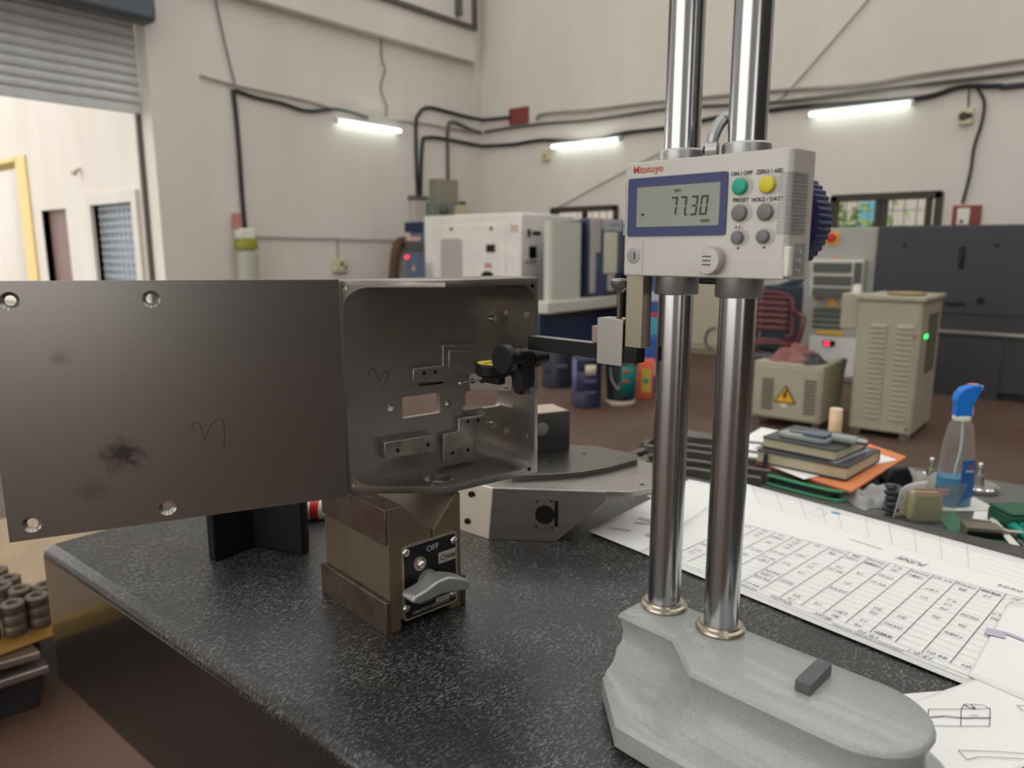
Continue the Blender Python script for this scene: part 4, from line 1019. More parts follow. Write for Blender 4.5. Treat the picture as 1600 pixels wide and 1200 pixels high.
# ================================================================== second workpiece on the granite: body with an arched flange
A0 = at_z(764, 843, 0); A1 = at_z(868, 847, 0); fd = (A1 - A0).normalized(); gd = Vector((-fd.y, fd.x, 0))
aa = math.atan2(fd.y, fd.x)
t = thing('arched_bracket', 'bright steel bracket with a curved flange lying on the granite', 'workpiece', A0, aa)
def loc_of(p): q_ = p - A0; return (q_.dot(fd), q_.dot(gd), q_.z)
def az(x, y, z): return loc_of(at_z(x, y, z))[:2]
ZA = .055
def fpx(x, y): p = at_plane(x, y, A0, gd); return ((p - A0).dot(fd), p.z)
body_pts = [(0, 0), (fpx(868, 847)[0], 0), (fpx(948, 783)[0], fpx(948, 783)[1]), (fpx(948, 783)[0], ZA - .0003), (.004, ZA - .0003)]
bz = body_pts[2][1]
fm = MB().prism(body_pts, 0, -.11, MNZ).build('body', mat('bracket_steel', (172, 165, 160), .44, 1, var=.3, vscale=14, rvar=.08, stretch=(1, 1, 5)), t, bevel=.0006)
freeze(fm)
# left facet, turned; its bright reflection is painted in as paler steel
B0 = loc_of(at_z(712, 826, 0)); B1 = loc_of(at_z(727, 768, ZA))
MB().loft([[(0, 0, 0), (0, .1, 0), (B0[0], B0[1] + .06, 0), (B0[0], B0[1], 0)], [(.004, 0, ZA - .0003), (.004, .1, ZA - .0003), (B0[0], B0[1] + .06, ZA - .0003), (B0[0], B0[1], ZA - .0003)]]).build('facet', mat('facet_lit_steel', (236, 224, 208), .6, .9), t, bevel=.0006)
bw = A0 + fd * B0[0] + gd * B0[1]; fdir = (bw - A0).normalized(); fn_ = Vector((fdir.y, -fdir.x, 0))
if fn_.dot(EYEP - A0) < 0: fn_ = -fn_
for px, py in ((737, 772), (731, 814)):
    c_ = at_plane(px, py, A0, fn_); a_, b_ = loc_of(c_ - fn_ * .002), loc_of(c_ + fn_ * .0022)
    MB().cyl(a_, b_, .003, seg=14).build('screw_hole', hole_black, t)
# bored port with a small recessed seat
c_ = fpx(853, 804)
MB().prism(rrect(c_[0] - .0115, c_[0] + .0125, c_[1] - .0155, c_[1] + .0165, .003), 0, .0006, MNZ).build('port_seat', steel_light, t)
MB().cyl((c_[0] - .001, .001, c_[1]), (c_[0] - .001, -.0012, c_[1]), .0098, seg=28).build('port_bore', mat('bore_black', (10, 10, 10), .6), t)
MB().prism(rrect(c_[0] + .0085, c_[0] + .0122, c_[1] - .0125, c_[1] + .015, .001), .0006, .0009, MNZ).build('port_slot', hole_black, t)
for dx, dz in ((-.0095, .0135), (.0055, .0145), (-.0095, -.013), (.0065, -.0135)): MB().cyl((c_[0] + dx, 0, c_[1] + dz), (c_[0] + dx, -.0012, c_[1] + dz), .0012, seg=10).build('tapped_hole', hole_black, t)
# flange plate with a concave front edge
fl = [(B0[0] + .001, B0[1] + .0025), (.0055, .0009), (body_pts[2][0], .0009)] + [az(x, y, ZA) for x, y in ((985, 768), (1024, 761), (1038, 742), (1030, 728), (995, 716), (930, 702), (835, 698), (800, 700))]
MB().prism(fl, ZA - .006, ZA).build('flange', steel_light, t, bevel=.0006)
rd = [az(x, y, ZA) for x, y in ((800, 752), (830, 750.5), (870, 748.5), (910, 745), (950, 738), (996, 725.5))] + [az(x, y, ZA) for x, y in ((996, 718), (930, 704), (845, 700), (790, 703))]
MB().prism(rd, ZA, ZA + .006).build('raised_arc', mat('arc_steel', (120, 118, 112), .32, 1, var=.2, vscale=12), t, bevel=.0006)
for x, y in ((913, 709), (1003, 757), (861, 722)):
    p_ = az(x, y, ZA + .006 if y < 740 else ZA); zz = ZA + (.0062 if y < 740 else .0002)
    MB().cyl((p_[0], p_[1], zz - .001), (p_[0], p_[1], zz), .0026, seg=14).build('tapped_hole', hole_black, t)
for x, y in ((802, 759), (818, 761), (838, 760), (828, 757)):
    p_ = az(x, y, ZA); MB().cyl((p_[0], p_[1], ZA - .001), (p_[0], p_[1], ZA + .0003), .001, seg=8).build('tapped_hole', steel_bright, t)
# end of its box section standing on the flange
zq = ZA + .006
q0 = at_z(848, 705, zq); q1 = at_z(890, 700, zq); ex = (q1 - q0).normalized()
hz = at_plane(893, 642, q1, Vector((ex.y, -ex.x, 0))).z - zq
bxm = thing_l = MB().box(-.05, (q1 - q0).length, 0, .045, 0, hz).build('box_section', mat('box_steel', (96, 94, 92), .4, .9, var=.2, vscale=14), t, bevel=.0006)
bxm.location = loc_of(q0)[:2] + (zq,); bxm.rotation_euler = (0, 0, math.atan2(ex.y, ex.x) - aa)
MB().box(-.048, (q1 - q0).length - .002, .002, .043, hz, hz + .0006).build('top_face', mat('top_tan', (186, 166, 150), .5, .3), bxm)
MB().cyl((-.002, 0, hz * .6), (-.002, -.002, hz * .6), .008, seg=20).build('boss', steel_light, bxm)

# black angle block under the side plate
P = [at_z(337, 878, 0), at_z(398, 856, 0), at_z(412, 857, 0), at_z(474, 868, 0), at_z(483, 862, 0)]
P += [P[-1] + Vector((.035, .05, 0)), P[0] + Vector((.05, .06, 0)), P[0] + Vector((-.0, .012, 0))]
o0 = P[0].copy()
t = thing('angle_block', 'black steel V-notched block standing under the side plate', 'block', o0)
MB().prism([((p - o0).x, (p - o0).y) for p in P], 0, .092).build('block', mat('blackened_iron', (15, 15, 16), .6, spec=.25), t, bevel=.0015)
c_ = at_plane(400, 835, P[1], (P[1] - P[0]).cross(Vector((0, 0, 1)))) - o0
MB().sphere((c_.x, c_.y, c_.z), .0016, 10).build('set_screw', steel_light, t)
# red and white glue tube behind the V-block
c_ = at_z(497, 811, .0); t = thing('glue_tube', 'red and white tube lying on the granite behind the V-block', 'tube', c_, R(-50))
for nm, x0, x1, r0, r1, m_ in (('body', -.035, -.006, .011, .0115, plastic_w), ('red_band', -.006, .003, .0117, .0117, red_p), ('shoulder', .003, .009, .0115, .0105, plastic_w), ('cap', .009, .017, .0075, .007, alu_cast)):
    MB().cyl((x0, 0, .0118), (x1, 0, .0118), r0, r1, 24).build(nm, m_, t, bevel=.0005)

# ================================================================== digital height gauge
GO = at_z(1037, 946, .055); GO.z = 0
GA = math.atan2(-.9945, -.1045)
t = G = thing('height_gauge', 'two-column digital height gauge with a grey base and LCD head', 'gauge', GO, GA)
# local x = along the base to the rounded end, local y = away from the camera side, z up
def ring(pts, z): return [(a_, -b_, z) for a_, b_ in pts]
arc_t = [(.137 + .034 * math.sin(R(a_)), .0218 + .0338 * math.cos(R(a_))) for a_ in range(0, 181, 12)]
arc_b = [(.137 + .047 * math.sin(R(a_)), .0218 + .055 * math.cos(R(a_))) for a_ in range(0, 181, 12)]
top = [(-.0165, .0285), (.0, .0293), (.0262, .0304), (.0284, .0320), (.0520, .0536), (.0545, .0554), (.08, .0556), (.11, .0557)] + arc_t + [(.1, -.012), (.04, -.012), (-.0165, -.012)]
bot = [(-.0145, .046), (.004, .0632), (.0225, .0802), (.035, .0805), (.05, .0808), (.065, .081), (.09, .081), (.115, .0795)] + arc_b + [(.1, -.033), (.04, -.033), (-.0145, -.033)]
def inset(pts, d_):
    n = len(pts); out = []
    for i in range(n):
        p, q, r_ = Vector(pts[i - 1]), Vector(pts[i]), Vector(pts[(i + 1) % n])
        e1 = (q - p).normalized(); e2 = (r_ - q).normalized(); nn = Vector((e1.y + e2.y, -(e1.x + e2.x)))
        nn.normalize(); nn = nn / max(.5, nn.dot(Vector((e1.y, -e1.x))))
        out.append((q.x - nn.x * d_ * SG, q.y - nn.y * d_ * SG))
    return out
area = sum(top[i][0] * top[(i + 1) % len(top)][1] - top[(i + 1) % len(top)][0] * top[i][1] for i in range(len(top)))
SG = 1 if area > 0 else -1
def mixr(f): return [(a_[0] + (b_[0] - a_[0]) * f, a_[1] + (b_[1] - a_[1]) * f) for a_, b_ in zip(top, bot)]
rings = [ring(inset(bot, .003), 0), ring(bot, .003), ring(bot, .0155), ring(inset(bot, .0012), .0168), ring(mixr(.72), .0182), ring(mixr(.42), .0196), ring(mixr(.22), .0216), ring(mixr(.10), .0248), ring(mixr(.02), .029), ring(inset(top, .0022), .034), ring(inset(top, .0028), .042), ring(inset(top, .0012), .049), ring(top, .0515), ring(inset(top, .001), .0538), ring(inset(top, .003), .055)]
MB().loft(rings).build('base', ham, t, angle=42)
CX = (0.0, .0422)
for x in CX:
    c_ = MB().cyl((x, 0, .05), (x, 0, .66), .0107, seg=64).build('column', chrome, t)
    MB().lathe([(.0108, .0), (.0148, .0), (.0154, .0012), (.0148, .0026), (.0128, .0034), (.0124, .0046), (.0108, .0046)], 40, Matrix.Translation((x, 0, .055))).build('column_ring', plate_rim if False else mat('ring_nickel', (176, 168, 150), .3, .9), t)
    for za, zb_ in ((.2628, .2795), (.334, .3485)):
        MB().lathe([(.0109, za), (.0128, za), (.0135, za + .001), (.0135, zb_ - .001), (.0127, zb_), (.0109, zb_)], 40, Matrix.Translation((x, 0, 0))).build('collar', collar_m, t)
MB().cyl((CX[0], 0, .66), (CX[0], 0, .662), .0107, seg=32).box(-.016, .06, -.016, .016, .66, .685).build('top_bridge', ham, t, bevel=.003)
# head
FT = .033                                     # front face offset towards the camera
hp_ = [(-.0163, -.0335), (-.0163, -.032), (-.0163, -.008), (.079, -.008), (.0858, -.009)] + [(.0858 - .0045 + .0045 * math.cos(R(a_)), -(.0285 + .0045 * math.sin(R(a_)))) for a_ in (0, 15, 30, 45, 60, 75, 90)]
hp_ = [(-.0163, -FT + .0008), (-.0155, -FT)] + [(.0813 + .0045 * math.cos(R(a_)), -(.0285 + .0045 * math.sin(R(a_)))) for a_ in (90, 75, 60, 45, 30, 15, 0)] + [(.0858, -.0085), (-.0163, -.0085)]
hd = MB().prism(hp_, .2748, .3395).build('display_head', silver_paint, t, bevel=.0012, bseg=2)
MF = frame((0, -FT, 0), (1, 0, 0), (0, 0, 1))        # u = x, v = z, w = towards the camera
def fbox(nm, x0, x1, z0, z1, w0, w1, m_, par, r=.0008, bev=0): return MB().prism(rrect(x0, x1, z0, z1, r), w0, w1, MF).build(nm, m_, par, bevel=bev)
bz_ = fbox('screen_bezel', -.0136, .0507, .2975, .3306, 0, .0008, blue_lcd, hd, .0015)
lc = fbox('lcd_screen', -.007, .0466, .3029, .3253, .0008, .0009, lcd_m, bz_)
# seven segment digits 7 7 . 3 0
SEG = {'7': 'abc', '3': 'abcdg', '0': 'abcdef'}
def digit(ch, x, z, w_, h_, th):
    o = MB(); sh_k = .10
    def quad(p): o.prism([(a_ + sh_k * (b_ - z), b_) for a_, b_ in p], .0009, .00105, MF)
    g = .0002
    S = {'a': [(x + g, z + h_), (x + w_ - g, z + h_), (x + w_ - th, z + h_ - th), (x + th, z + h_ - th)], 'd': [(x + th, z + th), (x + w_ - th, z + th), (x + w_ - g, z), (x + g, z)],
         'g': [(x + th, z + h_ / 2 + th / 2), (x + w_ - th, z + h_ / 2 + th / 2), (x + w_ - th, z + h_ / 2 - th / 2), (x + th, z + h_ / 2 - th / 2)],
         'b': [(x + w_, z + h_ - g), (x + w_, z + h_ / 2 + g), (x + w_ - th, z + h_ / 2 + th / 2), (x + w_ - th, z + h_ - th)], 'c': [(x + w_, z + h_ / 2 - g), (x + w_, z + g), (x + w_ - th, z + th), (x + w_ - th, z + h_ / 2 - th / 2)],
         'f': [(x, z + h_ - g), (x + th, z + h_ - th), (x + th, z + h_ / 2 + th / 2), (x, z + h_ / 2 + g)], 'e': [(x, z + h_ / 2 - g), (x + th, z + h_ / 2 - th / 2), (x + th, z + th), (x, z + g)]}
    for k in SEG[ch]: quad(S[k])
    return o
for ch, x in (('7', .0153), ('7', .0213), ('3', .0283), ('0', .0345)): digit(ch, x, .3085, .0046, .0105, .0011).build('digit', lcd_ink, lc)
MB().cyl((.0262, -FT - .0009, .309), (.0262, -FT - .00105, .309), .0007, seg=10).build('decimal_point', lcd_ink, lc)
MB().prism([(-.0044, .3105), (-.001, .3105), (-.0027, .3087)], .0009, .00105, MF).build('arrow', lcd_ink, lc)
def ftext(body, x, z, size, m_, par, xs=1., w=.0003, align='CENTER'): return text('lettering', body, size, m_, par, MF @ Matrix.Translation((x, z, w)), align=align, xs=xs, bold=size * .022)
ftext('INC', .0205, .3222, .0026, lcd_ink, lc, w=.00105); ftext('mm', .0385, .3056, .0034, lcd_ink, lc, 1.1, .00105)
text('lettering', 'Mitutoyo', .0058, red_print, hd, MF @ Matrix.Translation((-.0108, .3352, .0003)), align='LEFT', xs=.97, bold=.00005)
ftext('ON / OFF', .0582, .3287, .0029, ink, hd); ftext('ZERO / ABS', .0735, .3287, .0029, ink, hd, .95)
ftext('PRESET', .0586, .3153, .0029, ink, hd); ftext('HOLD / DATA', .0733, .3151, .0029, ink, hd, .95); ftext('+ / -', .0583, .3014, .0028, ink, hd)
MB().prism([(.0575, .2902), (.0591, .2902), (.0583, .2917)], 0, .0002, MF).build('arrow', ink, hd); MB().prism([(.0725, .2903), (.0725, .2918), (.0741, .2911)], 0, .0002, MF).build('arrow', ink, hd)
for x, z, rr, m_ in ((.0578, .3223, .0042, btn_green), (.073, .3223, .0042, btn_yellow), (.0583, .3088, .0042, btn_grey), (.0726, .3088, .0042, btn_grey), (.0579, .2962, .0034, btn_grey), (.0722, .2965, .0034, btn_grey)):
    b_ = MB().lathe([(rr * .96, -.0005), (rr, 0), (rr, .0016), (rr * .86, .0023), (rr * .4, .0027), (.00001, .0027)], 28, MF @ Matrix.Translation((x, z, 0))).build('button', m_, hd)
    ext = .0022
    pts = [(x + ext + (rr + .0009) * math.cos(R(a_)), z + (rr + .0009) * math.sin(R(a_))) for a_ in range(-90, 91, 15)] + [(x + (rr + .0009) * math.cos(R(a_)), z + (rr + .0009) * math.sin(R(a_))) for a_ in range(90, 271, 15)]
    MB().prism(pts, -.0002, .00012, MF).build('button_well', mat('well_silver', (170, 166, 160), .45, .2), hd)
kb = MB().lathe([(.0072, 0), (.0076, .001), (.0076, .0055), (.007, .0066), (.00001, .0067)], 40, MF @ Matrix.Translation((.0438, .2842, 0))).build('lock_knob', silver_paint, hd)
for dz in (-.0022, 0, .0022): fbox('engraved_line', .0412, .0464, .2842 + dz - .0003, .2842 + dz + .0003, .0067, .0069, ink, kb, .0002)
bc = fbox('battery_cover', -.0151, -.0022, .2762, .2952, 0, .0003, silver_paint, hd, .0004)
MB().lathe([(.0044, .0003), (.0046, .0006), (.0038, .0007), (.00001, .0007)], 24, MF @ Matrix.Translation((-.0087, .2865, 0))).build('coin_screw', silver_dark, bc)
fbox('coin_slot', -.0082, -.0074, .2842, .2886, .0007, .0009, ink, bc, .0003)
# lower chin plate with slanted left edge
MB().prism([(.0062, .2752), (.0155, .2845), (.0845, .2845), (.0845, .2752)], 0, .0007, MF).build('chin_plate', silver_paint, hd, bevel=.0003)
# ribs on both ends
rb_ = MB()
for k in range(17):
    z = .2985 + k * .0018
    pts = [(.0790, -FT - .0002)] + [(.0813 + .0049 * math.cos(R(a_)), -(.0285 + .0049 * math.sin(R(a_)))) for a_ in (90, 70, 50, 30, 10, 0)] + [(.0862, -.016), (.0856, -.016), (.0856, -.0285), (.0813, -FT + .0005)]
    rb_.prism(pts, z - .0006, z + .0006)
rb_.build('grip_ribs', silver_dark, hd)
rb_ = MB()
for k in range(20):
    z = .299 + k * .00155; rb_.box(-.0169, -.0155, -FT - .0002, -.02, z - .0005, z + .0005)
rb_.build('grip_ribs', silver_paint, hd)
MB().box(.0836, .0868, -.0335, -.0295, .2765, .2915).build('data_port_cover', plastic_w, hd, bevel=.0006)
for k in range(3): MB().cyl((.0855, -.021, .279 + .005 * k), (.0868, -.021, .279 + .005 * k), .0012, seg=12).build('port_pin', steel_bright, hd)
MB().box(.0855, .0861, -.026, -.014, .2765, .2935).build('data_port', silver_dark, hd, bevel=.0002)
# carriage behind the head, feed wheel, clamp lever
MB().box(-.016, .064, -.0084, .0125, .279, .334).build('carriage', silver_dark, t, bevel=.001)
MB().box(.02, .046, -.008, .012, .27, .279).build('carriage_foot', black_ox, t, bevel=.001)
wt_ = []
for i in range(144):
    a_ = 2 * math.pi * i / 144; rr = .0292 if i % 3 else .0280; wt_.append((rr * math.cos(a_), rr * math.sin(a_)))
MB().prism(wt_, .0145, .031, frame((.0515, 0, .306), (1, 0, 0), (0, 0, 1)) @ Matrix.Diagonal((1, 1, -1, 1))).build('feed_wheel', knurl_blue, t, bevel=.0008)
MB().cyl((.0515, .012, .306), (.0515, .03, .306), .008, seg=20).build('wheel_hub', silver_dark, t)
hx = .0235
MB().cyl((hx, -.011, .3455), (hx + .006, -.009, .3455), .0045, seg=20).build('lever_hub', collar_m, t)
MB().tube(spline([(hx + .001, -.008, .347), (hx + .0015, -.007, .353), (hx + .003, -.0045, .3595), (hx + .0052, -.002, .3635), (hx + .007, -.001, .364)]), [.0034] * 6 + [.0036] * 6 + [.0036] * 6 + [.0028] * 7, 10).build('clamp_lever', collar_m, t)
MB().cyl((hx - .0012, -.0118, .3455), (hx, -.0115, .3455), .0022, seg=14).build('lever_screw', hole_black, t)
# jaw and indicator clamp
MB().box(-.0233, -.0107, -.020, -.0105, .2296, .30).build('jaw', mat('ground_jaw', (150, 140, 124), .38, .85), t, bevel=.0003)
MB().box(-.0170, -.006, -.015, -.004, .285, .32).build('jaw_mount', silver_dark, t)
MB().box(-.045, -.0245, -.021, -.0203, .2168, .2468).box(-.045, -.0245, -.0203, -.008, .2438, .2468).box(-.045, -.0245, -.0203, -.008, .2168, .2192).box(-.045, -.0245, -.0105, -.008, .2192, .2438).build('arm_clamp', mat('clamp_satin', (164, 160, 152), .38, .8), t, bevel=.0004)
MB().box(-.0515, -.045, -.0185, -.0105, .2297, .2408).build('clamp_shoe', mat('clamp_shoe', (150, 132, 124), .4, .7), t, bevel=.0003)
MB().cyl((-.0345, -.0145, .2297), (-.0345, -.0145, .2438), .003, seg=16).build('clamp_tip', steel_light, t)
MB().cyl((-.0297, -.018, .2468), (-.0297, -.018, .2655), .0018, seg=16).build('clamp_screw', mat('screw_brown', (92, 84, 74), .35, .9), t)
MB().lathe([(.002, .2635), (.004, .2655), (.0058, .268), (.006, .2708), (.005, .272), (.00001, .2724)], 28, Matrix.Translation((-.0297, -.018, 0))).build('thumb_knob', mat('knob_knurl', (150, 148, 144), .32, .9), t)
MB().box(-.109, -.0140, -.0200, -.011, .2197, .2294).build('indicator_arm', black_ox, t, bevel=.0004)
MB().cyl((-.0185, -.0202, .2245), (-.0185, -.0199, .2245), .0014, seg=12).build('arm_hole', hole_black, t)
MB().box(-.106, -.05, -.0196, -.0114, .2294, .22945).build('arm_top_edge', mat('arm_ground', (140, 140, 140), .3, .9), t)
# small gauge block resting on the base
c_ = at_z(1264, 1068, .0555); t2 = thing('gauge_block', 'small dark grey steel block lying on the gauge base', 'block', (0, 0, 0))
q = [at_z(1241, 1079, .055), at_z(1266, 1089, .055), at_z(1299, 1055, .055)]
e1 = q[2] - q[1]; wdt = (q[1] - q[0]).length
t2.location = (q[1] + q[0]) / 2 + e1 / 2; t2.location.z = .055; t2.rotation_euler = (0, 0, math.atan2(e1.y, e1.x))
MB().box(-e1.length / 2, e1.length / 2, -wdt / 2, wdt / 2, .0002, .0068).build('block_body', mat('lapped_block', (104, 106, 106), .42, .6, var=.25, vscale=120), t2, bevel=.0004)

# ================================================================== dial test indicator held by the arm
t = thing('dial_indicator', 'black dial test indicator with a yellow face held by the arm', 'indicator', GO + Vector((0, 0, 0)), GA)
t.location = GO
bz0 = .2035
MB().prism(rrect(-.1205, -.1095, .186, .2195, .005), .011, .0235, frame((0, 0, 0), (1, 0, 0), (0, 0, 1))).build('swivel_body', black_ox, t, bevel=.0012)
MX = frame((0, 0, 0), (1, 0, 0), (0, 0, 1))
MB().cyl((-.115, -.034, .2135), (-.115, -.0235, .2135), .005, .007, 20).build('neck', black_ox, t)
MB().lathe([(.0096, .0335), (.0107, .0345), (.0107, .0395), (.0098, .0405), (.00001, .0405)], 40, MX @ Matrix.Translation((-.115, .2135, 0))).build('clamp_disc', black_ox, t)
MB().cyl((-.1145, -.0406, .2125), (-.1145, -.0403, .2125), .0012, seg=10).build('disc_mark', hole_black, t)
MB().lathe([(.0068, .002), (.0068, .008), (.006, .011), (.005, .011)], 24, MX @ Matrix.Translation((-.115, .2115, 0))).cyl((-.115, -.002, .2115), (-.115, .004, .2115), .005, .0056, 24).build('rear_knob', black_ox, t)
MB().lathe([(.0046, .0), (.005, .001), (.005, .0065), (.0042, .0075), (.00001, .0075)], 24, frame((-.1095, -.0125, .1915), (0, -1, 0), (0, 0, 1))).build('lock_screw', steel_light, t)
MB().cyl((-.1205, -.019, .202), (-.128, -.0215, .202), .003, seg=14).build('stem', black_ox, t)
dc = MB().lathe([(.012, .1975), (.0136, .199), (.0138, .2055), (.0128, .207), (.012, .207)], 40, Matrix.Translation((-.1405, -.024, 0))).build('dial_case', black_ox, t)
MB().lathe([(.0121, .2066), (.0121, .2072), (.00001, .2072)], 36, Matrix.Translation((-.1405, -.024, 0))).build('dial_face', mat('dial_yellow', (206, 186, 60), .4), dc)
MB().box(-.1410, -.1400, -.034, -.024, .2073, .2076).build('pointer', ink, dc)
MB().box(-.150, -.131, -.0275, -.0205, .1915, .1975).build('indicator_body', black_ox, t, bevel=.001)
MB().tube([(-.150, -.024, .194), (-.165, -.024, .190), (-.180, -.0235, .186)], .0008, 8).sphere((-.180, -.0235, .186), .0014, 10).build('stylus', steel_bright, t)

# ================================================================== drawing sheets on the granite
def sheet(nm, corners, z, lab, m_=paper, curl=0., nu=20, nv=12, seed=0):
    c0 = corners[0]; rnd = random.Random(seed); ph = rnd.uniform(0, 6)
    C4 = [Vector((c.x, c.y, 0)) for c in corners]
    def f(u, v):
        p = C4[0] * (1 - u) * (1 - v) + C4[1] * u * (1 - v) + C4[2] * u * v + C4[3] * (1 - u) * v - Vector((c0.x, c0.y, 0))
        return (p.x, p.y, curl * (math.sin(3.1 * u + ph) ** 2 * .5 + .5 * (1 - u) ** 4 * (1 - v)) )
    return tag(MB().grid(f, nu, nv).build(nm, m_, loc=(c0.x, c0.y, z), solid=.00025, angle=80), lab, 'paper')
g = at_z
sheet('paper_sheet', [g(1010, 775), g(1510, 990), g(1563, 866), g(1150, 757)], .0004, 'yellowed sheet showing at the far edge under the drawings', paper_y, .0003, seed=2)
sheet('paper_sheet', [g(919, 833), g(1180, 935), g(1270, 790), g(1077, 751)], .0010, 'white sheet with a lifted corner left of the steel columns', paper, .0012, seed=4)
S0, S1, S2, S3 = g(1000, 866), g(1560, 1096), g(1640, 888), g(1160, 757)
ms = sheet('drawing_sheet', [S0, S1, S2, S3], .0019, 'large printed table sheet with handwriting beside the gauge', paper, .0006, seed=6)
sheet('paper_sheet', [g(1302, 1075 + 20), g(1400, 1260), g(1700, 1120), g(1470, 1081)], .0004, 'plain sheet beside the rounded end of the gauge base', paper, .0003, seed=8)
lr = sheet('drawing_sheet', [g(1380, 1120), g(1420, 1290), g(1760, 1130), g(1545, 1060)], .0030, 'sheet with line drawings at the lower right', paper, .0004, seed=10)
rs = sheet('paper_sheet', [g(1512, 1064), g(1640, 1120), g(1700, 960), g(1575, 948)], .0036, 'white sheet with a violet mark at the right edge', paper, .0006, seed=12)
# print on the table sheet: everything laid out in the sheet's own plane
def lift(p, par, z): return Vector((p.x - par.location.x, p.y - par.location.y, z))
def strip(mb, p, q, wd_, z, par):
    p, q = lift(p, par, z), lift(q, par, z); d_ = (q - p).normalized(); n_ = Vector((-d_.y, d_.x, 0)) * wd_ / 2
    mb.add([p - n_, q - n_, q + n_, p + n_], [(0, 1, 2, 3)])
PZ = .0011
T0, T1, T2, T3 = g(1050, 872), g(1530, 1060), g(1612, 944), g(1160, 822)      # table corners: near-left, near-right, far-right, far-left
def tp(u, v): return T0 * (1 - u) * (1 - v) + T1 * u * (1 - v) + T2 * u * v + T3 * (1 - u) * v
mb = MB()
NR = 15
for i in range(NR + 1): strip(mb, tp(0, i / NR), tp(1, i / NR), .0003, PZ, ms)
mb.build('table_rows', ink_faint, ms)
mb = MB()
NC = 14
for i in range(NC + 1): strip(mb, tp(i / NC, 0), tp(i / NC, 1), .0005, PZ, ms)
strip(mb, tp(0, 1), tp(1, 1), .0005, PZ, ms)
for o_ in (-.05, -.085): strip(mb, tp(-.02, o_), tp(1.02, o_), .0004, PZ, ms)
mb.build('table_lines', ink, ms)
ud = (T1 - T0).normalized(); vd = (T3 - T0).normalized()
words = ['19', '20', '14', '79', '01', '18', '54', '33', '10', '1284', '0520', '30', 'LB7', '04/04', '65 67', '2.5', '9.2', '26', '44 01', '12']
rnd = random.Random(3)
def hand(body, p, size, par, z, m_=ink, xs=1.25):
    M = frame(lift(p, par, z), -ud, -(vd - ud * vd.dot(ud)))
    return text('handwriting', body, size, m_, par, M, shear=.25, xs=xs)
for i in range(NC):
    for rw in sorted(rnd.sample(range(NR), 5)) + ([NR - 1, NR - 2] if i % 2 else [0, NR - 1]):
        hand(rnd.choice(words), tp((i + .5) / NC, (rw + .45) / NR), .0052, ms, PZ + .0001)
for i, wd_ in enumerate(('VUNA-AM', 'Quality', 'Boxx', '19-10', '13-0-1')): hand(wd_, tp(.3 + .14 * i, -.028), .0055, ms, PZ + .0001)
hand('JUNE', tp(.62, 1.12), .009, ms, PZ + .0001); hand('04/24', tp(.93, 1.1), .0065, ms, PZ + .0001)
def bodytext(body, u, v, size, m_, xs=1.): 
    M = frame(lift(tp(u, v), ms, PZ), -ud, -(vd - ud * vd.dot(ud))); text('lettering', body, size, m_, ms, M, xs=xs)
bodytext('SPARES EXACT FORGING SOLUTION', .72, -.068, .0032, ink)
# title block rows along the far edge of the sheet
mb = MB(); bl_ = MB()
U0, U1, U2, U3 = g(1180, 790), g(1640, 930), g(1640, 890), g(1168, 762)
def up_(u, v): return U0 * (1 - u) * (1 - v) + U1 * u * (1 - v) + U2 * u * v + U3 * (1 - u) * v
for v in (0, .2, .4, .6, .8, 1.0): strip(mb, up_(.02, v), up_(.98, v), .0003, PZ, ms)
for u in (.02, .12, .22, .3, .36, .46, .54, .62, .7, .78, .98): strip(mb, up_(u, 0), up_(u, 1), .0003, PZ, ms)
mb.build('title_block', ink_faint, ms)
strip(bl_, up_(.335, .78), up_(.37, .82), .0035, PZ + .0001, ms); bl_.build('blue_stamp', ink_blue, ms)
mb = MB(); strip(mb, up_(.38, -.35), up_(.5, -.35), .0009, PZ, ms); strip(mb, up_(.56, -.4), up_(.63, -.4), .0007, PZ, ms); mb.build('dimension_line', mat('mid_print', (110, 112, 118), .8), ms)
mb = MB()
for P4 in ([(1262, 806), (1280, 800), (1272, 797), (1285, 800), (1292, 805), (1284, 811), (1268, 808)],):
    for a_, b_ in zip(P4[:-1], P4[1:]): strip(mb, g(*a_), g(*b_), .0004, PZ, ms)
mb.build('line_drawing', ink_faint, ms)
mb = MB()
def pl(pts, par, wd_=.0004, z=.0012):
    for a_, b_ in zip(pts[:-1], pts[1:]): strip(mb, g(*a_), g(*b_), wd_, z, par)
pl([(1450, 1117), (1501, 1117), (1500, 1144), (1449, 1143), (1450, 1117)], lr); pl([(1450, 1130), (1475, 1128), (1501, 1131), (1547, 1131)], lr, .0008)
pl([(1501, 1117), (1506, 1109), (1534, 1110), (1546, 1116), (1545, 1144), (1500, 1144)], lr); pl([(1501, 1117), (1546, 1116)], lr); pl([(1506, 1109), (1513, 1115), (1523, 1116), (1516, 1110)], lr, .0007); pl([(1514, 1127), (1528, 1127)], lr)
pl([(1496, 1182), (1552, 1184), (1640, 1190)], lr); pl([(1496, 1182), (1510, 1197), (1530, 1192), (1640, 1198)], lr); pl([(1588, 1111), (1600, 1112), (1612, 1122), (1596, 1119), (1588, 1111)], lr)
mb.build('line_drawing', ink, lr)
mb = MB()
for a_, b_, wd_ in (((1540, 994), (1570, 1001), .012), ((1570, 997), (1602, 1010), .004)): strip(mb, g(*a_), g(*b_), wd_, .0010, rs)
mb.build('violet_mark', ink_violet, rs)
mb = MB(); sl = [o_ for o_ in COL.objects if o_.get('label', '').startswith('white sheet with a lifted')][0]
for a_, b_, wd_ in (((950, 828), (985, 833), .004), ((997, 812), (1020, 818), .007), ((992, 820), (1018, 822), .004), ((1010, 838), (1040, 850), .006)): strip(mb, g(*a_), g(*b_), wd_, .0016, sl)
mb.build('violet_mark', ink_violet, sl)

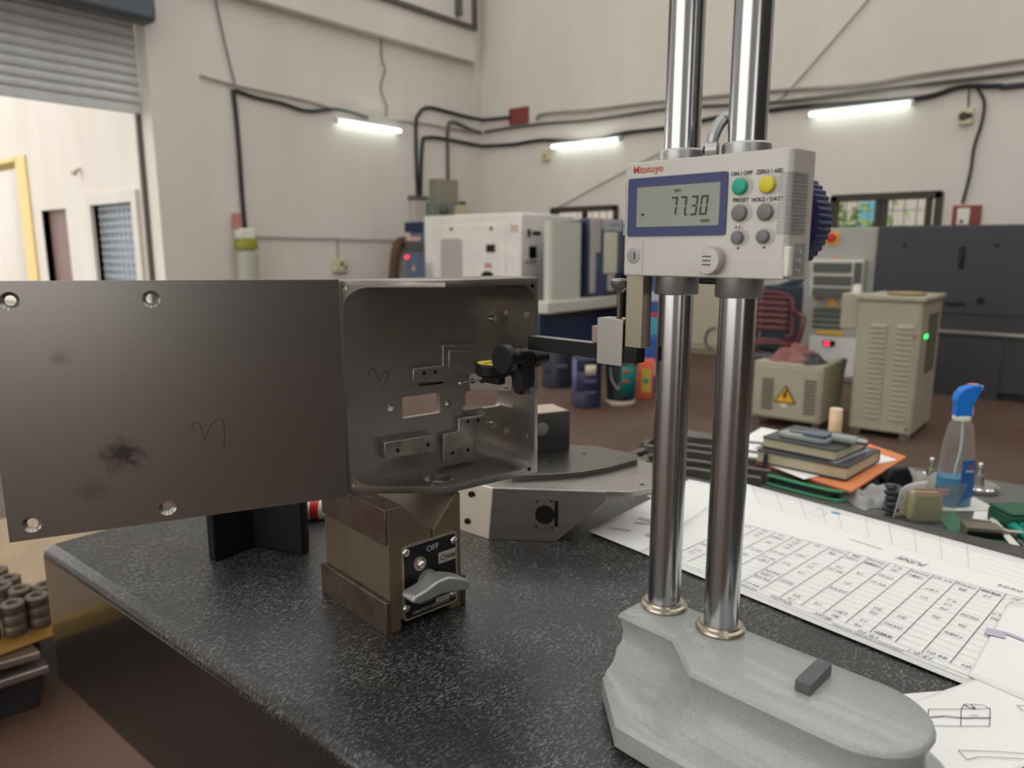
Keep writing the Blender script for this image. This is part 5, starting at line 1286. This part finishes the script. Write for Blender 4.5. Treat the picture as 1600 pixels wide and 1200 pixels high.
# ================================================================== things on the bench
def bz(x, y, h=0.): return at_z(x, y, BZ + h)
def bthing(nm, lab, cat, p, rz=0., group=None): return thing(nm, lab, cat, p, rz, group)
# flat steel bars and frames
bars = [((1000, 690), (1205, 716)), ((1006, 705), (1205, 731)), ((995, 716), (1190, 742)), ((1018, 683), (1205, 705)), ((1040, 674), (1205, 690))]
zz = 0
lab_ = ['second flat bar from the back behind the steel columns', 'middle flat steel bar behind the steel columns', 'flat steel bar nearest the granite behind the columns', 'fourth flat bar counted from the granite edge', 'rearmost flat steel bar behind the columns']
for i, (a_, b_) in enumerate(bars):
    p, q = bz(*a_, .03), bz(*b_, .03); d_ = q - p; L_ = d_.length
    o = MB().box(0, L_, -.006, .006, 0, .026).box(0, .012, -.006, .045 if i in (0, 2) else .006, 0.0, .026).build('flat_bar', flat_bar, loc=(p.x, p.y, BZ), rz=math.atan2(d_.y, d_.x), bevel=.0015)
    tag(o, lab_[i], 'steel bar', 'flat steel bars on the bench')
p, q = bz(974, 712, .03), bz(1006, 700, .03); d_ = q - p
tag(MB().box(0, d_.length, -.008, .008, 0, .03).box(0, .016, -.05, .008, 0, .03).build('angle_bar', flat_bar, loc=(p.x, p.y, BZ), rz=math.atan2(d_.y, d_.x), bevel=.0015), 'short angled steel bar behind the arched bracket', 'steel bar')
# folders, papers, notebooks
def slabq(nm, pix, z, th, m_, lab, cat, bev=.0008):
    P = [bz(x, y, z) for x, y in pix]; o = P[0].copy(); tt = bthing(nm, lab, cat, Vector((o.x, o.y, BZ + z)))
    MB().prism([((p - o).x, (p - o).y) for p in P], 0, th).build('sheets' if 'folder' in nm else 'leaf', m_, tt, bevel=bev); return tt, [(p - o) for p in P]
tt, P = slabq('green_folder', [(1120, 735), (1296, 782), (1322, 774), (1400, 722), (1240, 690)], 0, .016, mat('folder_dark', (44, 52, 50), .5), 'dark green edged folder at the bottom of the pile', 'folder')
MB().tube([(p.x, p.y, .017) for p in spline([P[0], P[1], P[2]], 5)], .0028, 6).build('green_edge', green_edge, tt); MB().tube([(p.x, p.y, .002) for p in spline([P[0], P[1], P[2]], 5)], .0028, 6).build('green_edge', green_edge, tt)
tt, P = slabq('orange_folder', [(1130, 708), (1330, 771), (1416, 716), (1340, 690), (1240, 672)], .018, .004, orange_p, 'orange card folder under the notebooks', 'folder')
MB().prism([(p.x * .985, p.y * .985) for p in P], -.0015, 0).build('lower_flap', mat('orange_dark', (160, 92, 60), .8), tt)
tt, P = slabq('paper_sheet', [(1135, 700), (1256, 749), (1402, 719), (1330, 695), (1190, 668)], .023, .0006, paper, 'printed white paper between orange folder and notebooks', 'paper', 0)
MB().box(.03, .09, -.06, -.045, .0006, .0009).build('printed_patch', ink_faint, tt)
def book(bl, br, tr, z, th, lab, cov, nm='notebook'):
    a_, b_, c_ = bz(*bl, z), bz(*br, z), bz(*tr, z); w_ = (b_ - a_).length; d_ = (c_ - b_).length * .78; an = math.atan2(b_.y - a_.y, b_.x - a_.x)
    tt = bthing(nm, lab, 'notebook', Vector((a_.x, a_.y, BZ + z)), an)
    MB().box(.002, w_ - .002, .003, d_ - .002, .0025, th - .0025).build('pages', book_pg, tt)
    MB().prism(rrect(0, w_, 0, d_, .006), 0, .0025).build('cover', cov, tt, bevel=.0006); MB().prism(rrect(0, w_, 0, d_, .006), th - .0025, th).build('cover', cov, tt, bevel=.0006)
    MB().box(0, w_, d_ - .002, d_, .002, th - .002).build('spine', cov, tt)
    return tt, w_, d_
t1, w1_, d1_ = book((1180, 722), (1322, 752), (1362, 710), .024, .024, 'thick dark notebook with a ribbon, lower of the two', book_cov2)
MB().box(.018, .022, -.004, .004, .004, .02).box(.018, .022, -.006, -.003, -.01, .018).build('ribbon', navy, t1)
MB().prism([(w1_ * .8, .012), (w1_ * .86, .012), (w1_ * .93, d1_ * .9), (w1_ * .88, d1_ * .9)], .024, .0245).build('gloss_strip', mat('strip_pale', (150, 154, 160), .2), t1)
t2_, w2_, d2_ = book((1189, 698), (1305, 722), (1337, 690), .0485, .02, 'thin dark notebook on top of the thick one', book_cov)
ztop = .0485 + .02
# digital caliper/micrometer gauge on the notebook
c_ = bz(1258, 686, ztop); tt = bthing('thickness_gauge', 'pale grey digital gauge lying on the top notebook', 'gauge', Vector((c_.x, c_.y, BZ + ztop)), t2_.rotation_euler.z + .05)
MB().prism(rrect(-.045, .045, -.018, .018, .012), 0, .009).build('gauge_body', caliper_g, tt, bevel=.002)
MB().prism(rrect(.0, .042, -.017, .017, .006), .009, .016).build('display_cover', slate, tt, bevel=.0015)
MB().box(-.03, .0, -.001, .001, .009, .011).build('needle', ink, tt)
c_ = bz(1318, 693, ztop); tt = bthing('micrometer', 'micrometer barrel lying behind the pale grey gauge', 'micrometer', Vector((c_.x, c_.y, BZ + ztop)), t2_.rotation_euler.z + .12)
tt.location.z = BZ + ztop
MB().cyl((-.07, 0, .008), (-.02, 0, .008), .0045, seg=16).build('sleeve', steel_light, tt); MB().cyl((-.02, 0, .008), (.022, 0, .008), .008, seg=20).build('thimble', caliper_g, tt); MB().cyl((.022, 0, .008), (.04, 0, .008), .0055, seg=16).build('ratchet', steel_light, tt)
# cream cylinder
c_ = bz(1303, 690); tt = bthing('cream_cylinder', 'cream plastic cylinder standing behind the notebooks', 'cylinder', c_)
h_ = at_plane(1303, 638, c_, Vector((c_.x, c_.y, 0)).normalized()).z - BZ
MB().lathe([(.0125, 0), (.0135, .002), (.0135, h_ - .003), (.0125, h_), (.00001, h_ - .001)], 28).build('shell', wax, tt)
MB().lathe([(.0128, h_ * .55), (.01375, h_ * .55), (.01375, h_ * .57), (.0128, h_ * .57)], 28).build('seam', mat('seam_tan', (206, 180, 140), .6), tt)
# spray bottle
c_ = bz(1487, 791); hB = at_plane(1505, 600, c_, Vector((c_.x, c_.y, 0)).normalized()).z - BZ
ra_ = math.atan2(RT.y, RT.x)
tt = bthing('spray_bottle', 'clear spray bottle with blue trigger and blue liquid', 'spray bottle', c_, ra_)
s = hB / .205
def ell(rx, ry, z, cx=0): return [(cx + rx * math.cos(2 * math.pi * i / 28), ry * math.sin(2 * math.pi * i / 28), z) for i in range(28)]
levels = [(0, .0255, .016), (.004, .028, .019), (.03, .029, .02), (.06, .028, .0195), (.09, .0255, .019), (.12, .0215, .0175), (.14, .0175, .0155), (.146, .0125, .0125), (.152, .0115, .0115)]
MB().loft([ell(rx * s, ry * s, z * s) for z, rx, ry in levels]).build('bottle_body', clear_pl, tt, angle=60)
MB().loft([ell((rx - .0012) * s, (ry - .0012) * s, z * s) for z, rx, ry in ((.0015, .025, .0155), (.004, .028, .019), (.03, .029, .02), (.052, .0283, .0197))]).build('liquid', fluid, tt, angle=60)
MB().loft([[(rx * s * math.cos(a_), -ry * s * math.sin(a_), z * s) for a_ in [R(33 + 62 * i / 10) for i in range(11)]] + [(rx * s * 1.02 * math.cos(a_), -ry * s * 1.02 * math.sin(a_) - .0003, z * s) for a_ in [R(95 - 62 * i / 10) for i in range(11)]] for z, rx, ry in ((.02, .0297, .0207), (.06, .0285, .0202), (.075, .0272, .0198), (.084, .0265, .0194))]).build('label', label_blue, tt, angle=60)
for k, (x_, z_, rr) in enumerate(((.010, .066, .0022), (.0145, .066, .0022), (.0055, .066, .0022))): MB().cyl((x_ * s, -.0188 * s - .0014, z_ * s), (x_ * s, -.0188 * s - .0022, z_ * s), rr * s, seg=12).build('label_dot', mat('label_pale', (150, 180, 206), .5), tt)
MB().prism([(.007, .076), (.0085, .076), (.0105, .072), (.0125, .076), (.014, .076), (.0112, .07), (.0098, .07)], .0, .0006, frame((0, -.0192 * s - .0012, 0), (1, 0, 0), (0, 0, 1)) @ Matrix.Diagonal((s, s, 1, 1))).build('label_emblem', red_print, tt)
MB().lathe([(.0128 * s, .146 * s), (.0135 * s, .148 * s), (.0135 * s, .152 * s), (.0125 * s, .154 * s)], 24).build('neck_ring', plastic_w, tt)
MB().tube(spline([(.002, 0, .15 * s), (.003, 0, .1 * s), (-.001, .002, .05 * s), (.004, .0, .006 * s)]), .0016 * s, 8).build('dip_tube', mat('tube_milky', (214, 222, 222), .3), tt)
hd_pts = [(-.0125, .152), (.0115, .152), (.0125, .17), (.019, .186), (.0245, .199), (.0225, .205), (.008, .204), (-.006, .199), (-.0145, .188), (-.0155, .178), (-.0125, .174)]
MB().prism([(a_ * s, b_ * s) for a_, b_ in hd_pts], -.0085 * s, .0085 * s, frame((0, 0, 0), (1, 0, 0), (0, 0, 1))).build('trigger_head', blue_pl, tt, bevel=.0025 * s, bseg=3)
MB().prism([(a_ * s, b_ * s) for a_, b_ in ((.0125, .17), (.016, .168), (.0165, .155), (.0148, .153), (.0140, .163), (.0118, .168))], -.004 * s, .004 * s, frame((0, 0, 0), (1, 0, 0), (0, 0, 1))).build('trigger', plastic_w, tt, bevel=.0006)
MB().box(.0205 * s, .0265 * s, -.005 * s, .005 * s, .196 * s, .2035 * s).build('nozzle', mat('nozzle_pale', (170, 206, 236), .4), tt, bevel=.0008); MB().box(.006 * s, .02 * s, -.004 * s, .004 * s, .2045 * s, .2058 * s).build('nozzle_mark', mat('mark_salmon', (206, 150, 140), .5), tt)
# two round magnetic gauge stands
def stand(px, py, r, lab, tall):
    c_ = bz(px, py); tt = bthing('dial_stand', lab, 'stand', c_, 0)
    MB().lathe([(r * .95, 0), (r, .002), (r, .008), (r * .93, .011), (r * .5, .008), (r * .3, .01), (.00001, .01)], 32).build('dish', steel_bright, tt)
    MB().cyl((0, 0, .009), (0, 0, tall * .6), .009, .007, 16).build('post', steel_light, tt); MB().cyl((0, 0, tall * .6), (0, 0, tall), .0035, seg=12).sphere((0, 0, tall), .005, 12).build('stem', steel_bright, tt)
stand(1528, 766, .032, 'shiny round steel dish with a post right of the spray bottle', .045)
stand(1453, 752, .024, 'small steel dish with a thin pin left of the spray bottle', .04)
# plastic bags
def bag(px, sx, sy, sz, m_, lab, seed, rz=0., nm='plastic_bag'):
    c_ = bz(*px); rnd = random.Random(seed); ph = [rnd.uniform(0, 6) for _ in range(5)]
    def f(u, v):
        x, y = (u - .5) * 2, (v - .5) * 2
        z = max(0, (1 - x ** 4) * (1 - y ** 4)) * (.5 + .2 * math.sin(5 * x + ph[0]) + .2 * math.sin(6 * y + 3 * x + ph[1]) + .1 * math.sin(11 * x - 7 * y + ph[2]))
        return (sx * x * (1 + .06 * math.sin(4 * y + ph[3])), sy * y * (1 + .08 * math.sin(5 * x + ph[4])), .001 + sz * z)
    return tag(MB().grid(f, 26, 26).build(nm, m_, loc=c_, rz=rz, angle=70), lab, 'bag')
bag((1362, 782), .045, .04, .03, mat('bag_grey', (150, 148, 146), .35), 'greyish plastic bag lying beside the orange folder', 31, R(-40))
o = bag((1440, 760), .055, .04, .035, mat('bag_clear', (190, 188, 178), .18, trans=.4, ior=1.15), 'crumpled clear bag of small parts left of the spray bottle', 33, R(-60))
c_ = bz(1439, 812); tt = bthing('zip_bag', 'zip bag with pink stripes holding khaki parts', 'bag', c_, ra_ - .12)
MB().loft([[(-.022, -.012, 0), (.024, -.012, 0), (.024, .012, 0), (-.022, .012, 0)], [(-.022, -.016, .02), (.024, -.016, .02), (.024, .016, .02), (-.022, .016, .02)], [(-.018, -.01, .045), (.024, -.01, .045), (.024, .01, .045), (-.018, .01, .045)]]).build('contents', bag_y, tt, bevel=.004)
MB().prism([(-.028, 0.0), (.030, 0.004), (.054, .066), (-.022, .062)], -.019, -.0175, frame((0, 0, 0), (1, 0, 0), (0, 0, 1)) @ Matrix.Diagonal((1, 1, -1, 1))).build('film', mat('bag_film', (228, 228, 222), .1, trans=.92, ior=1.03), tt)
for z_ in (.047, .053): MB().box(-.02, .028, -.0195, -.0185, z_, z_ + .003).build('zip_stripe', pink_p, tt)
c_ = bz(1409, 808); tt = bthing('white_bag', 'white plastic bag end standing beside the zip bag', 'bag', c_, ra_ + .1)
MB().grid(lambda u, v: (-.018 + .042 * u + .008 * v, -.004 + .006 * math.sin(4 * u), .062 * v * (1 - .25 * (1 - u))), 8, 8).build('film', mat('bag_white', (206, 204, 202), .4), tt, solid=.0006)
c_ = bz(1393, 804); tt = bthing('cable_bundle', 'dark grey coiled cable bundle between the plastic bags', 'cable', c_)
P = [(.012 * math.cos(k * 1.9), .010 * math.sin(k * 1.9), .006 + k * .0028) for k in range(16)]
MB().tube(spline(P, 4), .0045, 7).build('coil', mat('cable_grey', (64, 64, 66), .4), tt)
c_ = bz(1398, 764); tt = bthing('dark_pouch', 'small black pouch at the right corner of the orange folder', 'pouch', c_, ra_)
MB().loft([[(-.022, -.012, 0), (.024, -.012, 0), (.024, .014, 0), (-.022, .014, 0)], [(-.024, -.014, .02), (.024, -.014, .022), (.024, .014, .022), (-.024, .014, .02)], [(-.012, -.006, .038), (.018, -.006, .042), (.018, .006, .042), (-.012, .006, .038)]]).build('pouch_body', black_ox, tt, bevel=.004)
# papers, green cards, tools at the right end
o = MB().prism([(0, 0), (.11, -.02), (.13, .05), (.02, .07)], 0, .0006).build('paper_sheet', paper, loc=bz(1468, 792) + Vector((-.03, -.05, .0006)), rz=R(-70)); tag(o, 'white paper scrap under the spray bottle', 'paper')
p, q = bz(1440, 835, .0), bz(1600, 770, .0)
o = MB().prism([(0, 0), (.11, 0), (.11, .1), (0, .1)], 0, .004).build('plastic_packet', mat('packet_white', (212, 212, 206), .25), loc=bz(1560, 800), rz=R(40), bevel=.0015); tag(o, 'flat white plastic packet at the right end of the bench', 'packet')
c_ = bz(1592, 822); tt = bthing('green_case', 'dark green case at the right end of the bench', 'case', c_, ra_ + .06)
MB().box(-.03, .12, -.02, .03, 0, .022).build('case_body', green_file, tt, bevel=.003); MB().box(-.03, .12, -.02, .03, .0222, .028).build('case_lid', green_file, tt, bevel=.003); MB().box(.0, .02, -.023, -.02, .016, .028).build('latch', green_edge, tt)
def card(pix, z, m_, lab, nm, cat):
    P = [bz(x, y, z) for x, y in pix]; o = P[0].copy()
    return tag(MB().prism([((p - o).x, (p - o).y) for p in P], 0, .0015).build(nm, m_, loc=(o.x, o.y, BZ + z)), lab, cat)
card([(1465, 810), (1500, 850), (1528, 845), (1490, 798)], .0, green_card, 'green card strip right of the zip bag', 'green_card', 'card')
card([(1540, 850), (1600, 868), (1640, 850), (1570, 818)], .0, green_card, 'green card under the teal pens', 'green_card', 'card')
card([(1546, 812), (1552, 808), (1600, 862), (1590, 866)], .006, plastic_w, 'white plastic strip leaning over the green card', 'plastic_strip', 'strip')
c_ = bz(1532, 838); tt = bthing('inside_micrometer', 'small steel tool with a black grip on the bench', 'tool', c_, ra_ - .25)
MB().box(-.024, .024, -.013, .014, 0, .018).build('tool_body', mat('tool_khaki', (124, 116, 100), .4, .5), tt, bevel=.002); MB().box(-.022, .024, -.0145, -.012, .002, .012).build('black_grip', black_ox, tt, bevel=.001)
MB().cyl((.024, 0, .010), (.032, 0, .010), .007, .005, 16).cyl((.032, 0, .010), (.052, 0, .010), .0035, .0035, 14).build('spindle', steel_light, tt)
for i, (a_, b_, lab) in enumerate((((1566, 805), (1640, 846), 'teal pen lying across the green card, upper one'), ((1578, 818), (1640, 866), 'teal pen lying across the green card, lower one'))):
    p, q = bz(*a_, .008), bz(*b_, .008); d_ = q - p; tt = bthing('teal_pen', lab, 'pen', Vector((p.x, p.y, BZ + .002)), math.atan2(d_.y, d_.x), 'teal pens')
    MB().cyl((0.012, 0, .006), (d_.length, 0, .006), .0058, seg=14).build('barrel', teal, tt); MB().cyl((-.012, 0, .006), (.012, 0, .006), .0064, .0064, 14).build('pen_cap', teal, tt, bevel=.0008)
p, q = bz(1576, 828, .002), bz(1620, 880, .002); d_ = q - p
tt = bthing('scriber', 'thin steel scriber pointing to the lower right of the bench', 'scriber', Vector((p.x, p.y, BZ + .0018)), math.atan2(d_.y, d_.x))
MB().cyl((0, 0, .002), (d_.length * .8, 0, .002), .0016, seg=10).build('shaft', steel_bright, tt); MB().cyl((d_.length * .8, 0, .002), (d_.length, 0, .002), .0016, .0003, 10).build('tip', steel_bright, tt)
